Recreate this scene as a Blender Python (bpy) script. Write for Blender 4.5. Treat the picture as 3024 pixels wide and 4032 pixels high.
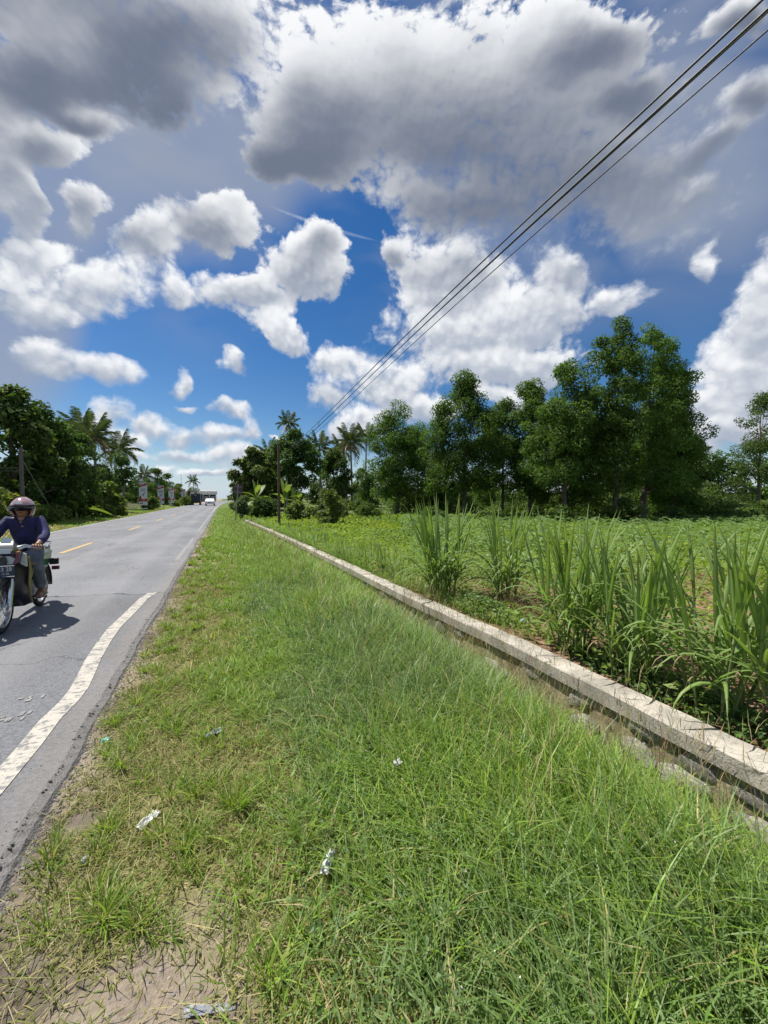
import bpy, bmesh, math, random
import numpy as np
from mathutils import Vector, Matrix, Euler

for o in list(bpy.data.objects):
    bpy.data.objects.remove(o, do_unlink=True)
SC = bpy.context.scene
COL = SC.collection
R = math.radians
rng = np.random.default_rng(7)
random.seed(7)

# ------------------------------------------------------------------ camera
# the road runs along +Y; the photographer stands on the verge at the origin
# and looks to the right of the road with a very wide phone lens
cam = bpy.data.cameras.new('camera')
cam_o = bpy.data.objects.new('camera', cam)
COL.objects.link(cam_o)
cam.sensor_fit = 'VERTICAL'
cam.sensor_height = 36.0
cam.lens = 13.5
cam.clip_start = 0.05
cam.clip_end = 3000.0
cam_o.location = (0, 0, 1.5)
cam_o.rotation_euler = (R(90 - 2.07), 0, R(-22.7))
SC.camera = cam_o
CAM_AZ = 22.7

# ------------------------------------------------------------------ world
SUN_EL, SUN_AZ = 62.0, -44.0          # azimuth from +Y towards +X
W = bpy.data.worlds.new('World')
SC.world = W
W.use_nodes = True
wt = W.node_tree
wt.nodes.clear()
CLOUDS = [
    (0.575,0.96,0.514,0.281,2.8), (0.236,0.957,0.198,0.167,-2.47), (0.833,0.746,0.34,0.134,2.55), (0.834,1.024,0.185,0.083,2.56), (0.96,0.638,0.178,0.084,2.34), 
    (0.135,0.839,0.092,0.062,-2.7), (0.179,0.87,0.122,0.1,-2.33), (0.604,0.728,0.268,0.096,2.8), (0.93,0.873,0.119,0.068,2.3), (1.115,0.892,0.076,0.039,2.57), 
    (1.126,0.731,0.051,0.048,2.05), (1.066,0.681,0.076,0.05,-3.12), (1.047,0.601,0.053,0.041,-3.09), (-0.197,1.106,0.421,0.106,-2.45), (-0.438,0.644,0.212,0.082,1.39), 
    (-0.127,0.975,0.352,0.132,-2.46), (-0.035,1.062,0.223,0.111,-2.5), (-0.33,0.833,0.19,0.091,-1.95), (-0.066,0.908,0.132,0.076,-2.43), (-0.367,0.57,0.127,0.036,1.49), 
    (-0.243,0.765,0.081,0.046,-2.8), (-0.308,0.662,0.121,0.05,-2.49), (-0.01,0.654,0.111,0.074,-2.61), (-0.134,0.558,0.119,0.051,-2.58), (-0.238,0.437,0.124,0.066,-2.69), 
    (-0.308,0.367,0.071,0.044,-2.6), (-0.339,0.467,0.073,0.038,-2.56), (-0.086,0.486,0.068,0.041,-2.73), (-0.261,0.58,0.069,0.038,-2.46), (-0.36,0.391,0.079,0.042,1.38), 
    (0.194,0.583,0.127,0.109,-2.59), (0.051,0.495,0.104,0.066,-3.03), (0.131,0.42,0.091,0.046,2.92), (0.234,0.65,0.07,0.056,-2.83), (0.549,0.554,0.174,0.119,2.98), 
    (0.432,0.618,0.059,0.052,3.04), (0.584,0.425,0.218,0.108,3.03), (0.768,0.457,0.138,0.094,2.79), (0.827,0.52,0.075,0.057,2.44), (0.685,0.325,0.252,0.062,3.04), 
    (0.29,0.355,0.1,0.056,-3.08), (0.243,0.254,0.07,0.064,-2.88), (0.421,0.292,0.155,0.088,3.13), (0.444,0.233,0.107,0.053,3.13), (0.951,0.44,0.079,0.055,-2.87), 
    (1.085,0.465,0.042,0.021,1.76), (1.168,0.402,0.102,0.041,1.68), (1.16,0.329,0.098,0.064,1.89), (1.131,0.243,0.103,0.079,2.07), (1.113,0.176,0.083,0.052,2.87), 
    (-0.321,0.269,0.057,0.038,-2.69), (-0.227,0.252,0.068,0.039,-2.86), (-0.276,0.256,0.068,0.04,-2.81), (-0.095,0.256,0.039,0.032,1.15), (-0.081,0.276,0.026,0.022,1.12), 
    (0.008,0.32,0.044,0.026,1.82), (0.011,0.212,0.037,0.022,-3.0), (-0.068,0.203,0.036,0.014,-3.02), (-0.133,0.145,0.045,0.022,-3.02), (-0.074,0.134,0.059,0.027,-3.05), 
    (0.0,0.152,0.056,0.031,-3.05), (0.053,0.173,0.041,0.037,1.11), (-0.173,0.115,0.051,0.02,-3.05), (-0.06,0.097,0.092,0.021,-3.09), (0.041,0.113,0.065,0.027,-3.09), 
    (-0.13,0.068,0.063,0.013,-3.1), (-0.011,0.059,0.096,0.014,-3.12), (-0.213,0.16,0.051,0.036,-2.88), (-0.237,0.131,0.047,0.024,-3.0), (-0.194,0.09,0.05,0.014,-3.07), 
    (-0.142,0.16,0.036,0.022,-2.97), (0.129,0.174,0.033,0.011,-3.09), (0.062,0.086,0.064,0.034,-3.1), (0.516,0.203,0.106,0.053,3.11), (0.337,0.174,0.107,0.047,-3.13), 
    (0.708,0.256,0.098,0.039,3.04), (1.114,0.118,0.075,0.036,3.0), (0.79,0.335,0.062,0.042,2.86), 
]
VEILS = [
    (-0.252,0.693,0.377,0.193,-2.42), (1.045,0.692,0.277,0.162,2.05), (-0.342,0.329,0.229,0.101,1.46), (0.092,0.829,0.229,0.159,-2.59), 
]
CONTRAIL = [
    (0.245,0.682,0.15,0.006,2.93), 
]

def NW(tree, kind, **kw):
    n = tree.nodes.new(kind)
    for k, v in kw.items():
        setattr(n, k, v)
    return n

def wire(tree, a, b):
    tree.links.new(a, b)

class NT:
    """tiny node builder: math on sockets or numbers"""
    def __init__(self, tree):
        self.t = tree
    def put(self, sock, v):
        if hasattr(v, 'is_output'):
            self.t.links.new(v, sock)
        else:
            sock.default_value = v
    def m(self, op, a, b=0.0, c=0.0, clamp=False):
        n = self.t.nodes.new('ShaderNodeMath')
        n.operation = op
        n.use_clamp = clamp
        self.put(n.inputs[0], a); self.put(n.inputs[1], b); self.put(n.inputs[2], c)
        return n.outputs[0]
    def v(self, op, a, b=(0, 0, 0), s=None):
        n = self.t.nodes.new('ShaderNodeVectorMath')
        n.operation = op
        self.put(n.inputs[0], a)
        self.put(n.inputs[1], b)
        if s is not None:
            self.put(n.inputs['Scale'], s)
        return n.outputs['Value'] if op in ('LENGTH', 'DOT_PRODUCT') else n.outputs['Vector']
    def ss(self, x, lo, hi, a=0.0, b=1.0):
        n = self.t.nodes.new('ShaderNodeMapRange')
        n.interpolation_type = 'SMOOTHSTEP'
        self.put(n.inputs['Value'], x)
        self.put(n.inputs['From Min'], lo); self.put(n.inputs['From Max'], hi)
        self.put(n.inputs['To Min'], a); self.put(n.inputs['To Max'], b)
        return n.outputs['Result']
    def lin(self, x, lo, hi, a=0.0, b=1.0):
        n = self.t.nodes.new('ShaderNodeMapRange')
        self.put(n.inputs['Value'], x)
        self.put(n.inputs['From Min'], lo); self.put(n.inputs['From Max'], hi)
        self.put(n.inputs['To Min'], a); self.put(n.inputs['To Max'], b)
        return n.outputs['Result']
    def mix(self, f, a, b):
        n = self.t.nodes.new('ShaderNodeMix')
        n.data_type = 'RGBA'
        self.put(n.inputs[0], f)
        for s, q in ((n.inputs[6], a), (n.inputs[7], b)):
            if isinstance(q, tuple) and len(q) == 3:
                q = (*q, 1.0)
            self.put(s, q)
        return n.outputs[2]
    def noise(self, vec, scale, detail=2.0, rough=0.5, dist=0.0, out='Fac', dim='3D', lac=2.0):
        n = self.t.nodes.new('ShaderNodeTexNoise')
        n.noise_dimensions = dim
        if vec is not None:
            self.t.links.new(vec, n.inputs['Vector'])
        n.inputs['Scale'].default_value = scale
        n.inputs['Detail'].default_value = detail
        n.inputs['Roughness'].default_value = rough
        n.inputs['Lacunarity'].default_value = lac
        n.inputs['Distortion'].default_value = dist
        return n.outputs[out]
    def vor(self, vec, scale, feature='F1', out='Distance', dim='3D', smooth=0.5, rand=1.0):
        n = self.t.nodes.new('ShaderNodeTexVoronoi')
        n.voronoi_dimensions = dim
        n.feature = feature
        if vec is not None:
            self.t.links.new(vec, n.inputs['Vector'])
        n.inputs['Scale'].default_value = scale
        n.inputs['Randomness'].default_value = rand
        if feature == 'SMOOTH_F1':
            n.inputs['Smoothness'].default_value = smooth
        return n.outputs[out]

S = NT(wt)
tc = wt.nodes.new('ShaderNodeTexCoord')
dirv = tc.outputs['Generated']
sep = wt.nodes.new('ShaderNodeSeparateXYZ')
wt.links.new(dirv, sep.inputs[0])
az = S.m('ARCTAN2', sep.outputs[0], sep.outputs[1])
el = S.m('ARCSINE', sep.outputs[2])
cmb = wt.nodes.new('ShaderNodeCombineXYZ')
te = S.m('TANGENT', S.m('MINIMUM', el, 1.2))
wt.links.new(az, cmb.inputs[0]); wt.links.new(te, cmb.inputs[1])
q = cmb.outputs[0]
# puffy edges: the cloud field is warped by two vector noises
n1 = S.v('MULTIPLY_ADD', S.noise(q, 5.0, 1.0, 0.5, out='Color', dim='2D'), (0.11, 0.11, 0))
n1.node.inputs[2].default_value = (-0.055, -0.055, 0)
n2 = S.v('MULTIPLY_ADD', S.noise(q, 17.0, 3.0, 0.55, out='Color', dim='2D'), (0.032, 0.032, 0))
n2.node.inputs[2].default_value = (-0.016, -0.016, 0)
q1 = S.v('ADD', q, n1)
q2 = S.v('ADD', q1, n2)
qp = S.v('ADD', q, S.v('ADD', S.v('SCALE', n1, s=0.25), S.v('SCALE', n2, s=0.7)))
def billow(v):
    b_ = S.m('MULTIPLY', S.vor(v, 10.0, 'F1', dim='2D'), 0.40)
    b_ = S.m('MULTIPLY_ADD', S.vor(v, 21.0, 'F1', dim='2D'), 0.42, b_)
    return S.m('MULTIPLY_ADD', S.vor(v, 48.0, 'F1', dim='2D'), 0.26, b_)
bil = billow(qp)
relief = S.m('SUBTRACT', billow(S.v('ADD', qp, (-0.006, 0.020, 0))), bil)
puff = S.m('SUBTRACT', 0.46, bil)
fine = S.m('SUBTRACT', S.noise(qp, 26.0, 5.0, 0.68, dim='2D'), 0.5)
rag = S.m('MULTIPLY_ADD', fine, 1.05, puff)
soft = S.noise(q, 2.3, 0.0, 0.5, dim='2D')
hi = S.ss(el, 0.38, 0.66)
# the sun-ward neighbour, for self shadow
qs = S.v('ADD', S.v('ADD', q1, S.v('SCALE', n2, s=0.5)), S.v('SCALE', (-0.3, 1, 0), s=S.lin(hi, 0, 1, 0.042, 0.105)))
def with_one(v):
    return S.v('ADD', S.v('MULTIPLY', v, (1, 1, 0)), (0, 0, 1))
q2h, qsh = with_one(q2), with_one(qs)

# broken cumulus for the sky at large, from noise (what fills the sky beyond the listed clouds)
def wild(v, cell_noise=3.1):
    return S.m('MULTIPLY_ADD', S.noise(v, cell_noise, 1.0, 0.45, dim='2D'), 7.0, -3.5)
daz = S.m('ABSOLUTE', S.m('SUBTRACT', az, 0.40))
outside = S.m('MAXIMUM', S.ss(daz, 0.86, 1.05), S.ss(el, 0.88, 1.0))
outm = S.m('MULTIPLY_ADD', outside, 6.0, -6.0)

def blob_field(vh, blobs, tops=False):
    """soft union of elliptical clouds: 1 at the heart, 0 at the rim; and where in its cloud a point lies, -1 base .. 1 top"""
    sw = sv = None
    for (ca, ce, sx, sy, ang) in blobs:
        cx, sn = math.cos(ang), math.sin(ang)
        a = (cx / sx, sn / sx, -(ca * cx + ce * sn) / sx)
        b = (-sn / sy, cx / sy, (ca * sn - ce * cx) / sy)
        u = S.v('DOT_PRODUCT', vh, a)
        w_ = S.v('DOT_PRODUCT', vh, b)
        d2 = S.m('MULTIPLY_ADD', w_, w_, S.m('MULTIPLY', u, u))
        e_ = S.m('EXPONENT', S.m('MULTIPLY', d2, -3.2))
        if tops:
            hy = math.hypot(sx * sn, sy * cx)
            t_ = S.v('DOT_PRODUCT', vh, (0, 1 / hy, -ce / hy))
            sv = S.m('MULTIPLY', t_, e_) if sv is None else S.m('MULTIPLY_ADD', t_, e_, sv)
        sw = S.m('ADD', e_, 1e-7) if sw is None else S.m('ADD', sw, e_)
    f_ = S.m('MULTIPLY_ADD', S.m('LOGARITHM', sw, math.e), 1 / 3.2, 1.0)
    if tops:
        return f_, S.m('DIVIDE', sv, sw)
    return f_

# blue sky
sky = wt.nodes.new('ShaderNodeTexSky')
sky.sky_type = 'NISHITA'
sky.sun_disc = False
sky.sun_elevation = R(SUN_EL)
sky.sun_rotation = R(SUN_AZ)
sky.air_density = 1.0
sky.dust_density = 0.4
sky.ozone_density = 2.5
SKY_STRENGTH = 0.075
EXPOSURE = 0.60
K = 2.0 ** -EXPOSURE / SKY_STRENGTH
hs = wt.nodes.new('ShaderNodeHueSaturation')
hs.inputs['Hue'].default_value = 0.505
hs.inputs['Saturation'].default_value = 1.38
hs.inputs['Value'].default_value = 0.86
wt.links.new(sky.outputs[0], hs.inputs['Color'])
# thin veil of high cloud
veil_n = S.noise(S.v('MULTIPLY', q1, (1.0, 1.6, 0)), 2.2, 3.0, 0.6, dim='2D')
veil = S.m('MULTIPLY', S.ss(veil_n, 0.34, 0.70), 0.62)
veil = S.m('MULTIPLY', veil, S.ss(el, 0.22, 0.62))
vb = S.ss(blob_field(with_one(q1), VEILS), -0.35, 0.85, 0.0, 0.92)
veil = S.m('MAXIMUM', veil, S.m('MULTIPLY', vb, S.lin(veil_n, 0.3, 0.7, 0.7, 1.0)))
skyc = S.mix(veil, hs.outputs[0], (0.33 * K, 0.375 * K, 0.475 * K))
trail = S.m('MULTIPLY', S.ss(blob_field(with_one(q), CONTRAIL), 0.0, 0.9, 0.0, 0.34), S.lin(fine, -0.2, 0.2, 0.4, 1.0))
skyc = S.mix(trail, skyc, (0.85 * K, 0.88 * K, 0.93 * K))
hz = S.ss(el, -0.02, 0.14, 0.75, 0.0)
skyc = S.mix(hz, skyc, (0.56 * K, 0.70 * K, 0.90 * K))
softness = S.lin(soft, 0.3, 0.7, 0.45, 1.30)
rel = S.m('MULTIPLY', relief, S.lin(hi, 0, 1, 0.62, 0.12))
rag_u = S.m('MULTIPLY', rag, S.lin(hi, 0, 1, 0.38, 0.10))
base = S.mix(hi, (0.42 * K, 0.475 * K, 0.575 * K), (0.165 * K, 0.198 * K, 0.272 * K))
shade_hi = S.lin(hi, 0.0, 1.0, 1.08, 0.84)
w_up = S.lin(hi, 0.0, 1.0, -1.35, -1.00)
w_th = S.lin(hi, 0.0, 1.0, 0.40, 0.85)

def cloud_cell(blobs, far_wild):
    """one patch of sky as a node group: cover and self-shadow of the clouds in it"""
    global S
    g = bpy.data.node_groups.new('sky patch', 'ShaderNodeTree')
    for nm, ty in (('q2h', 'NodeSocketVector'), ('qsh', 'NodeSocketVector'), ('rag', 'NodeSocketFloat'), ('wup', 'NodeSocketFloat'), ('wth', 'NodeSocketFloat'), ('rel', 'NodeSocketFloat'), ('ragu', 'NodeSocketFloat'),
                   ('soft', 'NodeSocketFloat'), ('shi', 'NodeSocketFloat'), ('outm', 'NodeSocketFloat'),
                   ('sky', 'NodeSocketColor'), ('base', 'NodeSocketColor')):
        g.interface.new_socket(nm, in_out='INPUT', socket_type=ty)
    g.interface.new_socket('shader', in_out='OUTPUT', socket_type='NodeSocketShader')
    gi, go = g.nodes.new('NodeGroupInput'), g.nodes.new('NodeGroupOutput')
    I = {s_.name: s_ for s_ in gi.outputs}
    S = NT(g)
    f0, top = blob_field(I['q2h'], blobs, True) if blobs else (None, None)
    if far_wild:
        w0 = S.m('ADD', wild(I['q2h']), I['outm'])
        w1 = S.m('ADD', wild(I['qsh']), I['outm'])
        wtop = S.m('MULTIPLY', S.m('SUBTRACT', w0, w1), 0.9)
        if f0 is None:
            f0, top = w0, wtop
        else:
            use = S.m('GREATER_THAN', w0, f0)
            top = S.m('MULTIPLY_ADD', use, S.m('SUBTRACT', wtop, top), top)
            f0 = S.m('MAXIMUM', f0, w0)
    dens = S.m('MULTIPLY_ADD', I['rag'], 1.1, S.m('MULTIPLY_ADD', f0, 1.3, -0.16))
    cover = S.ss(dens, 0.0, I['soft'])
    thick = S.ss(S.m('MULTIPLY_ADD', I['rag'], 0.12, f0), 0.0, 1.4)
    up = S.ss(S.m('ADD', I['ragu'], top), -0.95, 0.95)
    # low cumulus: white top, grey base; overhead we look up at the dark base
    dark = S.m('MULTIPLY_ADD', up, I['wup'], S.m('MULTIPLY_ADD', thick, I['wth'], I['shi']))
    dark = S.ss(S.m('MULTIPLY_ADD', I['ragu'], -0.2, S.m('SUBTRACT', dark, I['rel'])), -0.02, 1.26)
    ccol = S.mix(dark, (0.95 * K, 0.965 * K, 0.985 * K), I['base'])
    full = S.mix(cover, I['sky'], ccol)
    b = g.nodes.new('ShaderNodeBackground')
    b.inputs['Strength'].default_value = SKY_STRENGTH
    g.links.new(full, b.inputs['Color'])
    g.links.new(b.outputs[0], go.inputs[0])
    S = NT(wt)
    n = wt.nodes.new('ShaderNodeGroup')
    n.node_tree = g
    for k_, v_ in (('q2h', q2h), ('qsh', qsh), ('rag', rag), ('wup', w_up), ('wth', w_th), ('rel', rel), ('ragu', rag_u), ('soft', softness), ('shi', shade_hi),
                   ('outm', outm), ('sky', skyc), ('base', base)):
        wt.links.new(v_, n.inputs[k_])
    return n.outputs[0]

def switch(fac, a, b):
    n = wt.nodes.new('ShaderNodeMixShader')
    S.put(n.inputs[0], fac)
    wt.links.new(a, n.inputs[1]); wt.links.new(b, n.inputs[2])
    return n.outputs[0]

# the sky is looked up cell by cell so that only the clouds near a ray are evaluated
AZ = [-0.70, -0.12, 0.12, 0.36, 0.62, 0.90, 1.50]
EL = [-0.05, 0.30, 0.58, 1.02]
def near(b, a0, a1, e0, e1):
    ca, ce, sx, sy, ang = b
    m = 1.35
    hx = m * math.hypot(sx * math.cos(ang), sy * math.sin(ang)) + 0.13
    hy = m * math.hypot(sx * math.sin(ang), sy * math.cos(ang)) + 0.13
    return a0 - hx < ca < a1 + hx and math.tan(e0) - hy < ce < math.tan(e1) + hy
def column(a0, a1):
    s_ = None
    for e0, e1 in reversed(list(zip(EL[:-1], EL[1:]))):
        bl = [b for b in CLOUDS if near(b, a0, a1, e0, e1)]
        c_ = cloud_cell(bl, a0 < -0.5 or a1 > 1.4 or e1 > 0.9)
        s_ = c_ if s_ is None else switch(S.m('LESS_THAN', el, e1), s_, c_)
    return s_
sh = None
for a0, a1 in reversed(list(zip(AZ[:-1], AZ[1:]))):
    c_ = column(a0, a1)
    sh = c_ if sh is None else switch(S.m('LESS_THAN', az, a1), sh, c_)
beyond = cloud_cell([], True)
out_f = S.m('MAXIMUM', S.m('GREATER_THAN', daz, 1.06), S.m('GREATER_THAN', el, 1.01))
sh = switch(out_f, sh, beyond)
below = wt.nodes.new('ShaderNodeBackground')
below.inputs['Color'].default_value = (0.60 * K, 0.70 * K, 0.82 * K, 1)
below.inputs['Strength'].default_value = SKY_STRENGTH * 0.5
sh = switch(S.m('LESS_THAN', el, -0.03), sh, below.outputs[0])
wo = wt.nodes.new('ShaderNodeOutputWorld')
wt.links.new(sh, wo.inputs['Surface'])
W.cycles.sampling_method = 'MANUAL'
W.cycles.sample_map_resolution = 256

# ------------------------------------------------------------------ sun
sun = bpy.data.lights.new('sun', 'SUN')
sun.energy = 4.6
sun.angle = R(0.53)
sun.color = (1.0, 0.955, 0.88)
sun_o = bpy.data.objects.new('sun', sun)
COL.objects.link(sun_o)
sd = Vector((math.sin(R(SUN_AZ)) * math.cos(R(SUN_EL)), math.cos(R(SUN_AZ)) * math.cos(R(SUN_EL)), math.sin(R(SUN_EL))))
sun_o.rotation_euler = sd.to_track_quat('Z', 'Y').to_euler()
sun_o.location = (0, 0, 40)

vs = SC.view_settings
vs.view_transform = 'Standard'
vs.look = 'None'
vs.exposure = EXPOSURE
vs.gamma = 1.0
vs.use_curve_mapping = False
SC.render.film_transparent = False
SC.cycles.use_denoising = True
SC.cycles.max_bounces = 6
SC.cycles.diffuse_bounces = 3
SC.cycles.glossy_bounces = 2
SC.cycles.transmission_bounces = 4
SC.cycles.transparent_max_bounces = 6
SC.cycles.use_adaptive_sampling = True
SC.cycles.adaptive_threshold = 0.012
SC.cycles.adaptive_min_samples = 8

# ------------------------------------------------------------------ helpers
def np_mesh(name, V, quads=None, tris=None, col=None, smooth=False):
    V = np.asarray(V, dtype=np.float32).reshape(-1, 3)
    nq = 0 if quads is None else len(quads)
    nt = 0 if tris is None else len(tris)
    me = bpy.data.meshes.new(name)
    me.vertices.add(len(V))
    me.vertices.foreach_set('co', V.ravel())
    idx = []
    st = []
    if nq:
        idx.append(np.asarray(quads, dtype=np.int32).ravel())
        st.append(np.arange(nq, dtype=np.int32) * 4)
    if nt:
        idx.append(np.asarray(tris, dtype=np.int32).ravel())
        st.append(np.arange(nt, dtype=np.int32) * 3 + nq * 4)
    idx = np.concatenate(idx)
    st = np.concatenate(st)
    me.loops.add(len(idx))
    me.loops.foreach_set('vertex_index', idx)
    me.polygons.add(nq + nt)
    me.polygons.foreach_set('loop_start', st)
    me.polygons.foreach_set('use_smooth', np.full(nq + nt, bool(smooth)))
    me.update(calc_edges=True)
    if col is not None:
        a = me.color_attributes.new('Col', 'FLOAT_COLOR', 'POINT')
        c = np.ones((len(V), 4), dtype=np.float32)
        c[:, :3] = col
        a.data.foreach_set('color', c.ravel())
    return me

def link(name, me, mats, parent=None, loc=(0, 0, 0), rot=(0, 0, 0), scale=None):
    o = bpy.data.objects.new(name, me)
    if me is not None and mats is not None and len(me.materials) == 0:
        for m in (mats if isinstance(mats, (list, tuple)) else [mats]):
            me.materials.append(m)
    COL.objects.link(o)
    o.location = loc
    o.rotation_euler = rot
    if scale is not None:
        o.scale = (scale,) * 3 if isinstance(scale, (int, float)) else scale
    if parent is not None:
        o.parent = parent
    return o

def tag(o, label, cat, group=None):
    o['label'] = label
    o['category'] = cat
    if group:
        o['group'] = group
    return o

def structure(o):
    o['kind'] = 'structure'
    return o

def stuff(o, label=None, cat=None):
    o['kind'] = 'stuff'
    if label:
        o['label'] = label
    if cat:
        o['category'] = cat
    return o

def empty(name, loc=(0, 0, 0), rot=(0, 0, 0)):
    o = bpy.data.objects.new(name, None)
    COL.objects.link(o)
    o.location = loc
    o.rotation_euler = rot
    o.empty_display_size = 0.2
    return o

def copy_tree(o, parent=None):
    c = o.copy()
    COL.objects.link(c)
    c.parent = parent
    for ch in list(o.children):
        copy_tree(ch, c)
    return c

class MB:
    """collects simple solids into one mesh"""
    def __init__(self):
        self.v = []; self.f = []; self.m = []
    def add(self, vs, fs, mat=0):
        b = len(self.v)
        self.v += [tuple(p) for p in vs]
        self.f += [tuple(b + i for i in f) for f in fs]
        self.m += [mat] * len(fs)
        return self
    def box(self, c, s, rot=None, mat=0, taper=1.0, bev=0.0):
        hx, hy, hz = s[0] / 2, s[1] / 2, s[2] / 2
        vs = []
        for z, t in ((-hz, 1.0), (hz, taper)):
            for x, y in ((-hx, -hy), (hx, -hy), (hx, hy), (-hx, hy)):
                vs.append(Vector((x * t, y * t, z)))
        fs = [(3, 2, 1, 0), (4, 5, 6, 7), (0, 1, 5, 4), (1, 2, 6, 5), (2, 3, 7, 6), (3, 0, 4, 7)]
        if bev:
            bm = bmesh.new()
            bv = [bm.verts.new(p) for p in vs]
            for f in fs:
                bm.faces.new([bv[i] for i in f])
            bmesh.ops.bevel(bm, geom=list(bm.edges), offset=bev, segments=2, affect='EDGES', profile=0.5)
            bm.verts.index_update()
            vs = [p.co.copy() for p in bm.verts]
            fs = [tuple(p.index for p in f.verts) for f in bm.faces]
            bm.free()
        if rot is not None:
            M = Euler(rot).to_matrix()
            vs = [M @ p for p in vs]
        c = Vector(c)
        return self.add([p + c for p in vs], fs, mat)
    def tube(self, pts, rad, n=8, mat=0, cap=True, flat=1.0):
        pts = [Vector(p) for p in pts]
        k = len(pts)
        if isinstance(rad, (int, float)):
            rad = [rad] * k
        vs, fs = [], []
        up = None
        for i, p in enumerate(pts):
            d = (pts[min(i + 1, k - 1)] - pts[max(i - 1, 0)])
            if d.length < 1e-9:
                d = Vector((0, 0, 1))
            d.normalize()
            if up is None:
                up = Vector((0, 0, 1)) if abs(d.z) < 0.9 else Vector((1, 0, 0))
            a = d.cross(up)
            if a.length < 1e-6:
                a = d.cross(Vector((0, 1, 0)))
            a.normalize()
            b = a.cross(d).normalized()
            up = b
            for j in range(n):
                t = 2 * math.pi * j / n
                vs.append(p + a * math.cos(t) * rad[i] + b * math.sin(t) * rad[i] * flat)
        for i in range(k - 1):
            for j in range(n):
                fs.append((i * n + j, i * n + (j + 1) % n, (i + 1) * n + (j + 1) % n, (i + 1) * n + j))
        if cap:
            fs.append(tuple(reversed(range(n))))
            fs.append(tuple((k - 1) * n + j for j in range(n)))
        return self.add(vs, fs, mat)
    def lathe(self, prof, n=24, mat=0, M=None, closed=False):
        """profile of (radius, height) turned about Z"""
        vs, fs = [], []
        for (r, z) in prof:
            for j in range(n):
                t = 2 * math.pi * j / n
                vs.append(Vector((r * math.cos(t), r * math.sin(t), z)))
        k = len(prof)
        for i in range(k - 1 + (1 if closed else 0)):
            i2 = (i + 1) % k
            for j in range(n):
                fs.append((i * n + j, i * n + (j + 1) % n, i2 * n + (j + 1) % n, i2 * n + j))
        if M is not None:
            vs = [M @ p for p in vs]
        return self.add(vs, fs, mat)
    def prism(self, outline, d0, d1, axis='x', mat=0):
        """closed 2-D outline pushed from d0 to d1 along an axis"""
        n = len(outline)
        def pt(a, b, d):
            return {'x': (d, a, b), 'y': (a, d, b), 'z': (a, b, d)}[axis]
        vs = [pt(a, b, d0) for a, b in outline] + [pt(a, b, d1) for a, b in outline]
        fs = [(i, (i + 1) % n, n + (i + 1) % n, n + i) for i in range(n)]
        fs.append(tuple(reversed(range(n))))
        fs.append(tuple(range(n, 2 * n)))
        return self.add(vs, fs, mat)
    def blob(self, c, s, seed=0, amp=0.18, sub=2, rot=None, mat=0):
        bm = bmesh.new()
        bmesh.ops.create_icosphere(bm, subdivisions=sub, radius=1.0)
        rs = random.Random(seed)
        for v in bm.verts:
            v.co *= 1 + rs.uniform(-amp, amp)
        bm.verts.index_update()
        M = Euler(rot).to_matrix() if rot else Matrix.Identity(3)
        vs = [M @ Vector((v.co.x * s[0], v.co.y * s[1], v.co.z * s[2])) + Vector(c) for v in bm.verts]
        fs = [tuple(v.index for v in f.verts) for f in bm.faces]
        bm.free()
        return self.add(vs, fs, mat)
    def mesh(self, name, smooth=False, angle=None):
        me = bpy.data.meshes.new(name)
        me.from_pydata([tuple(p) for p in self.v], [], self.f)
        bm = bmesh.new()
        bm.from_mesh(me)
        bm.faces.ensure_lookup_table()
        bmesh.ops.recalc_face_normals(bm, faces=bm.faces)
        bm.to_mesh(me)
        bm.free()
        me.polygons.foreach_set('material_index', self.m)
        me.polygons.foreach_set('use_smooth', np.full(len(self.f), bool(smooth)))
        if smooth:
            if angle:
                me.set_sharp_from_angle(angle=R(angle))
        me.update()
        return me
    def build(self, name, mats, parent=None, smooth=False, angle=40, **kw):
        return link(name, self.mesh(name, smooth, angle), mats, parent, **kw)

def fbm(x, y, s=1.0, seed=0, octv=4):
    """cheap vectorised value noise in 0..1"""
    x = np.asarray(x, dtype=np.float64) * s
    y = np.asarray(y, dtype=np.float64) * s
    tot = 0.0; amp = 1.0; nrm = 0.0
    for o in range(octv):
        xi = np.floor(x); yi = np.floor(y)
        fx = x - xi; fy = y - yi
        fx = fx * fx * (3 - 2 * fx); fy = fy * fy * (3 - 2 * fy)
        def h(a, b):
            t = np.sin(a * 127.1 + b * 311.7 + (seed + o * 17) * 74.7) * 43758.5453
            return t - np.floor(t)
        v = (h(xi, yi) * (1 - fx) + h(xi + 1, yi) * fx) * (1 - fy) + (h(xi, yi + 1) * (1 - fx) + h(xi + 1, yi + 1) * fx) * fy
        tot = tot + v * amp
        nrm += amp
        amp *= 0.5
        x = x * 2.03 + 11.3; y = y * 2.03 + 5.7
    return tot / nrm

def sstep(x, a, b):
    t = np.clip((np.asarray(x, dtype=np.float64) - a) / (b - a), 0, 1)
    return t * t * (3 - 2 * t)

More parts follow.
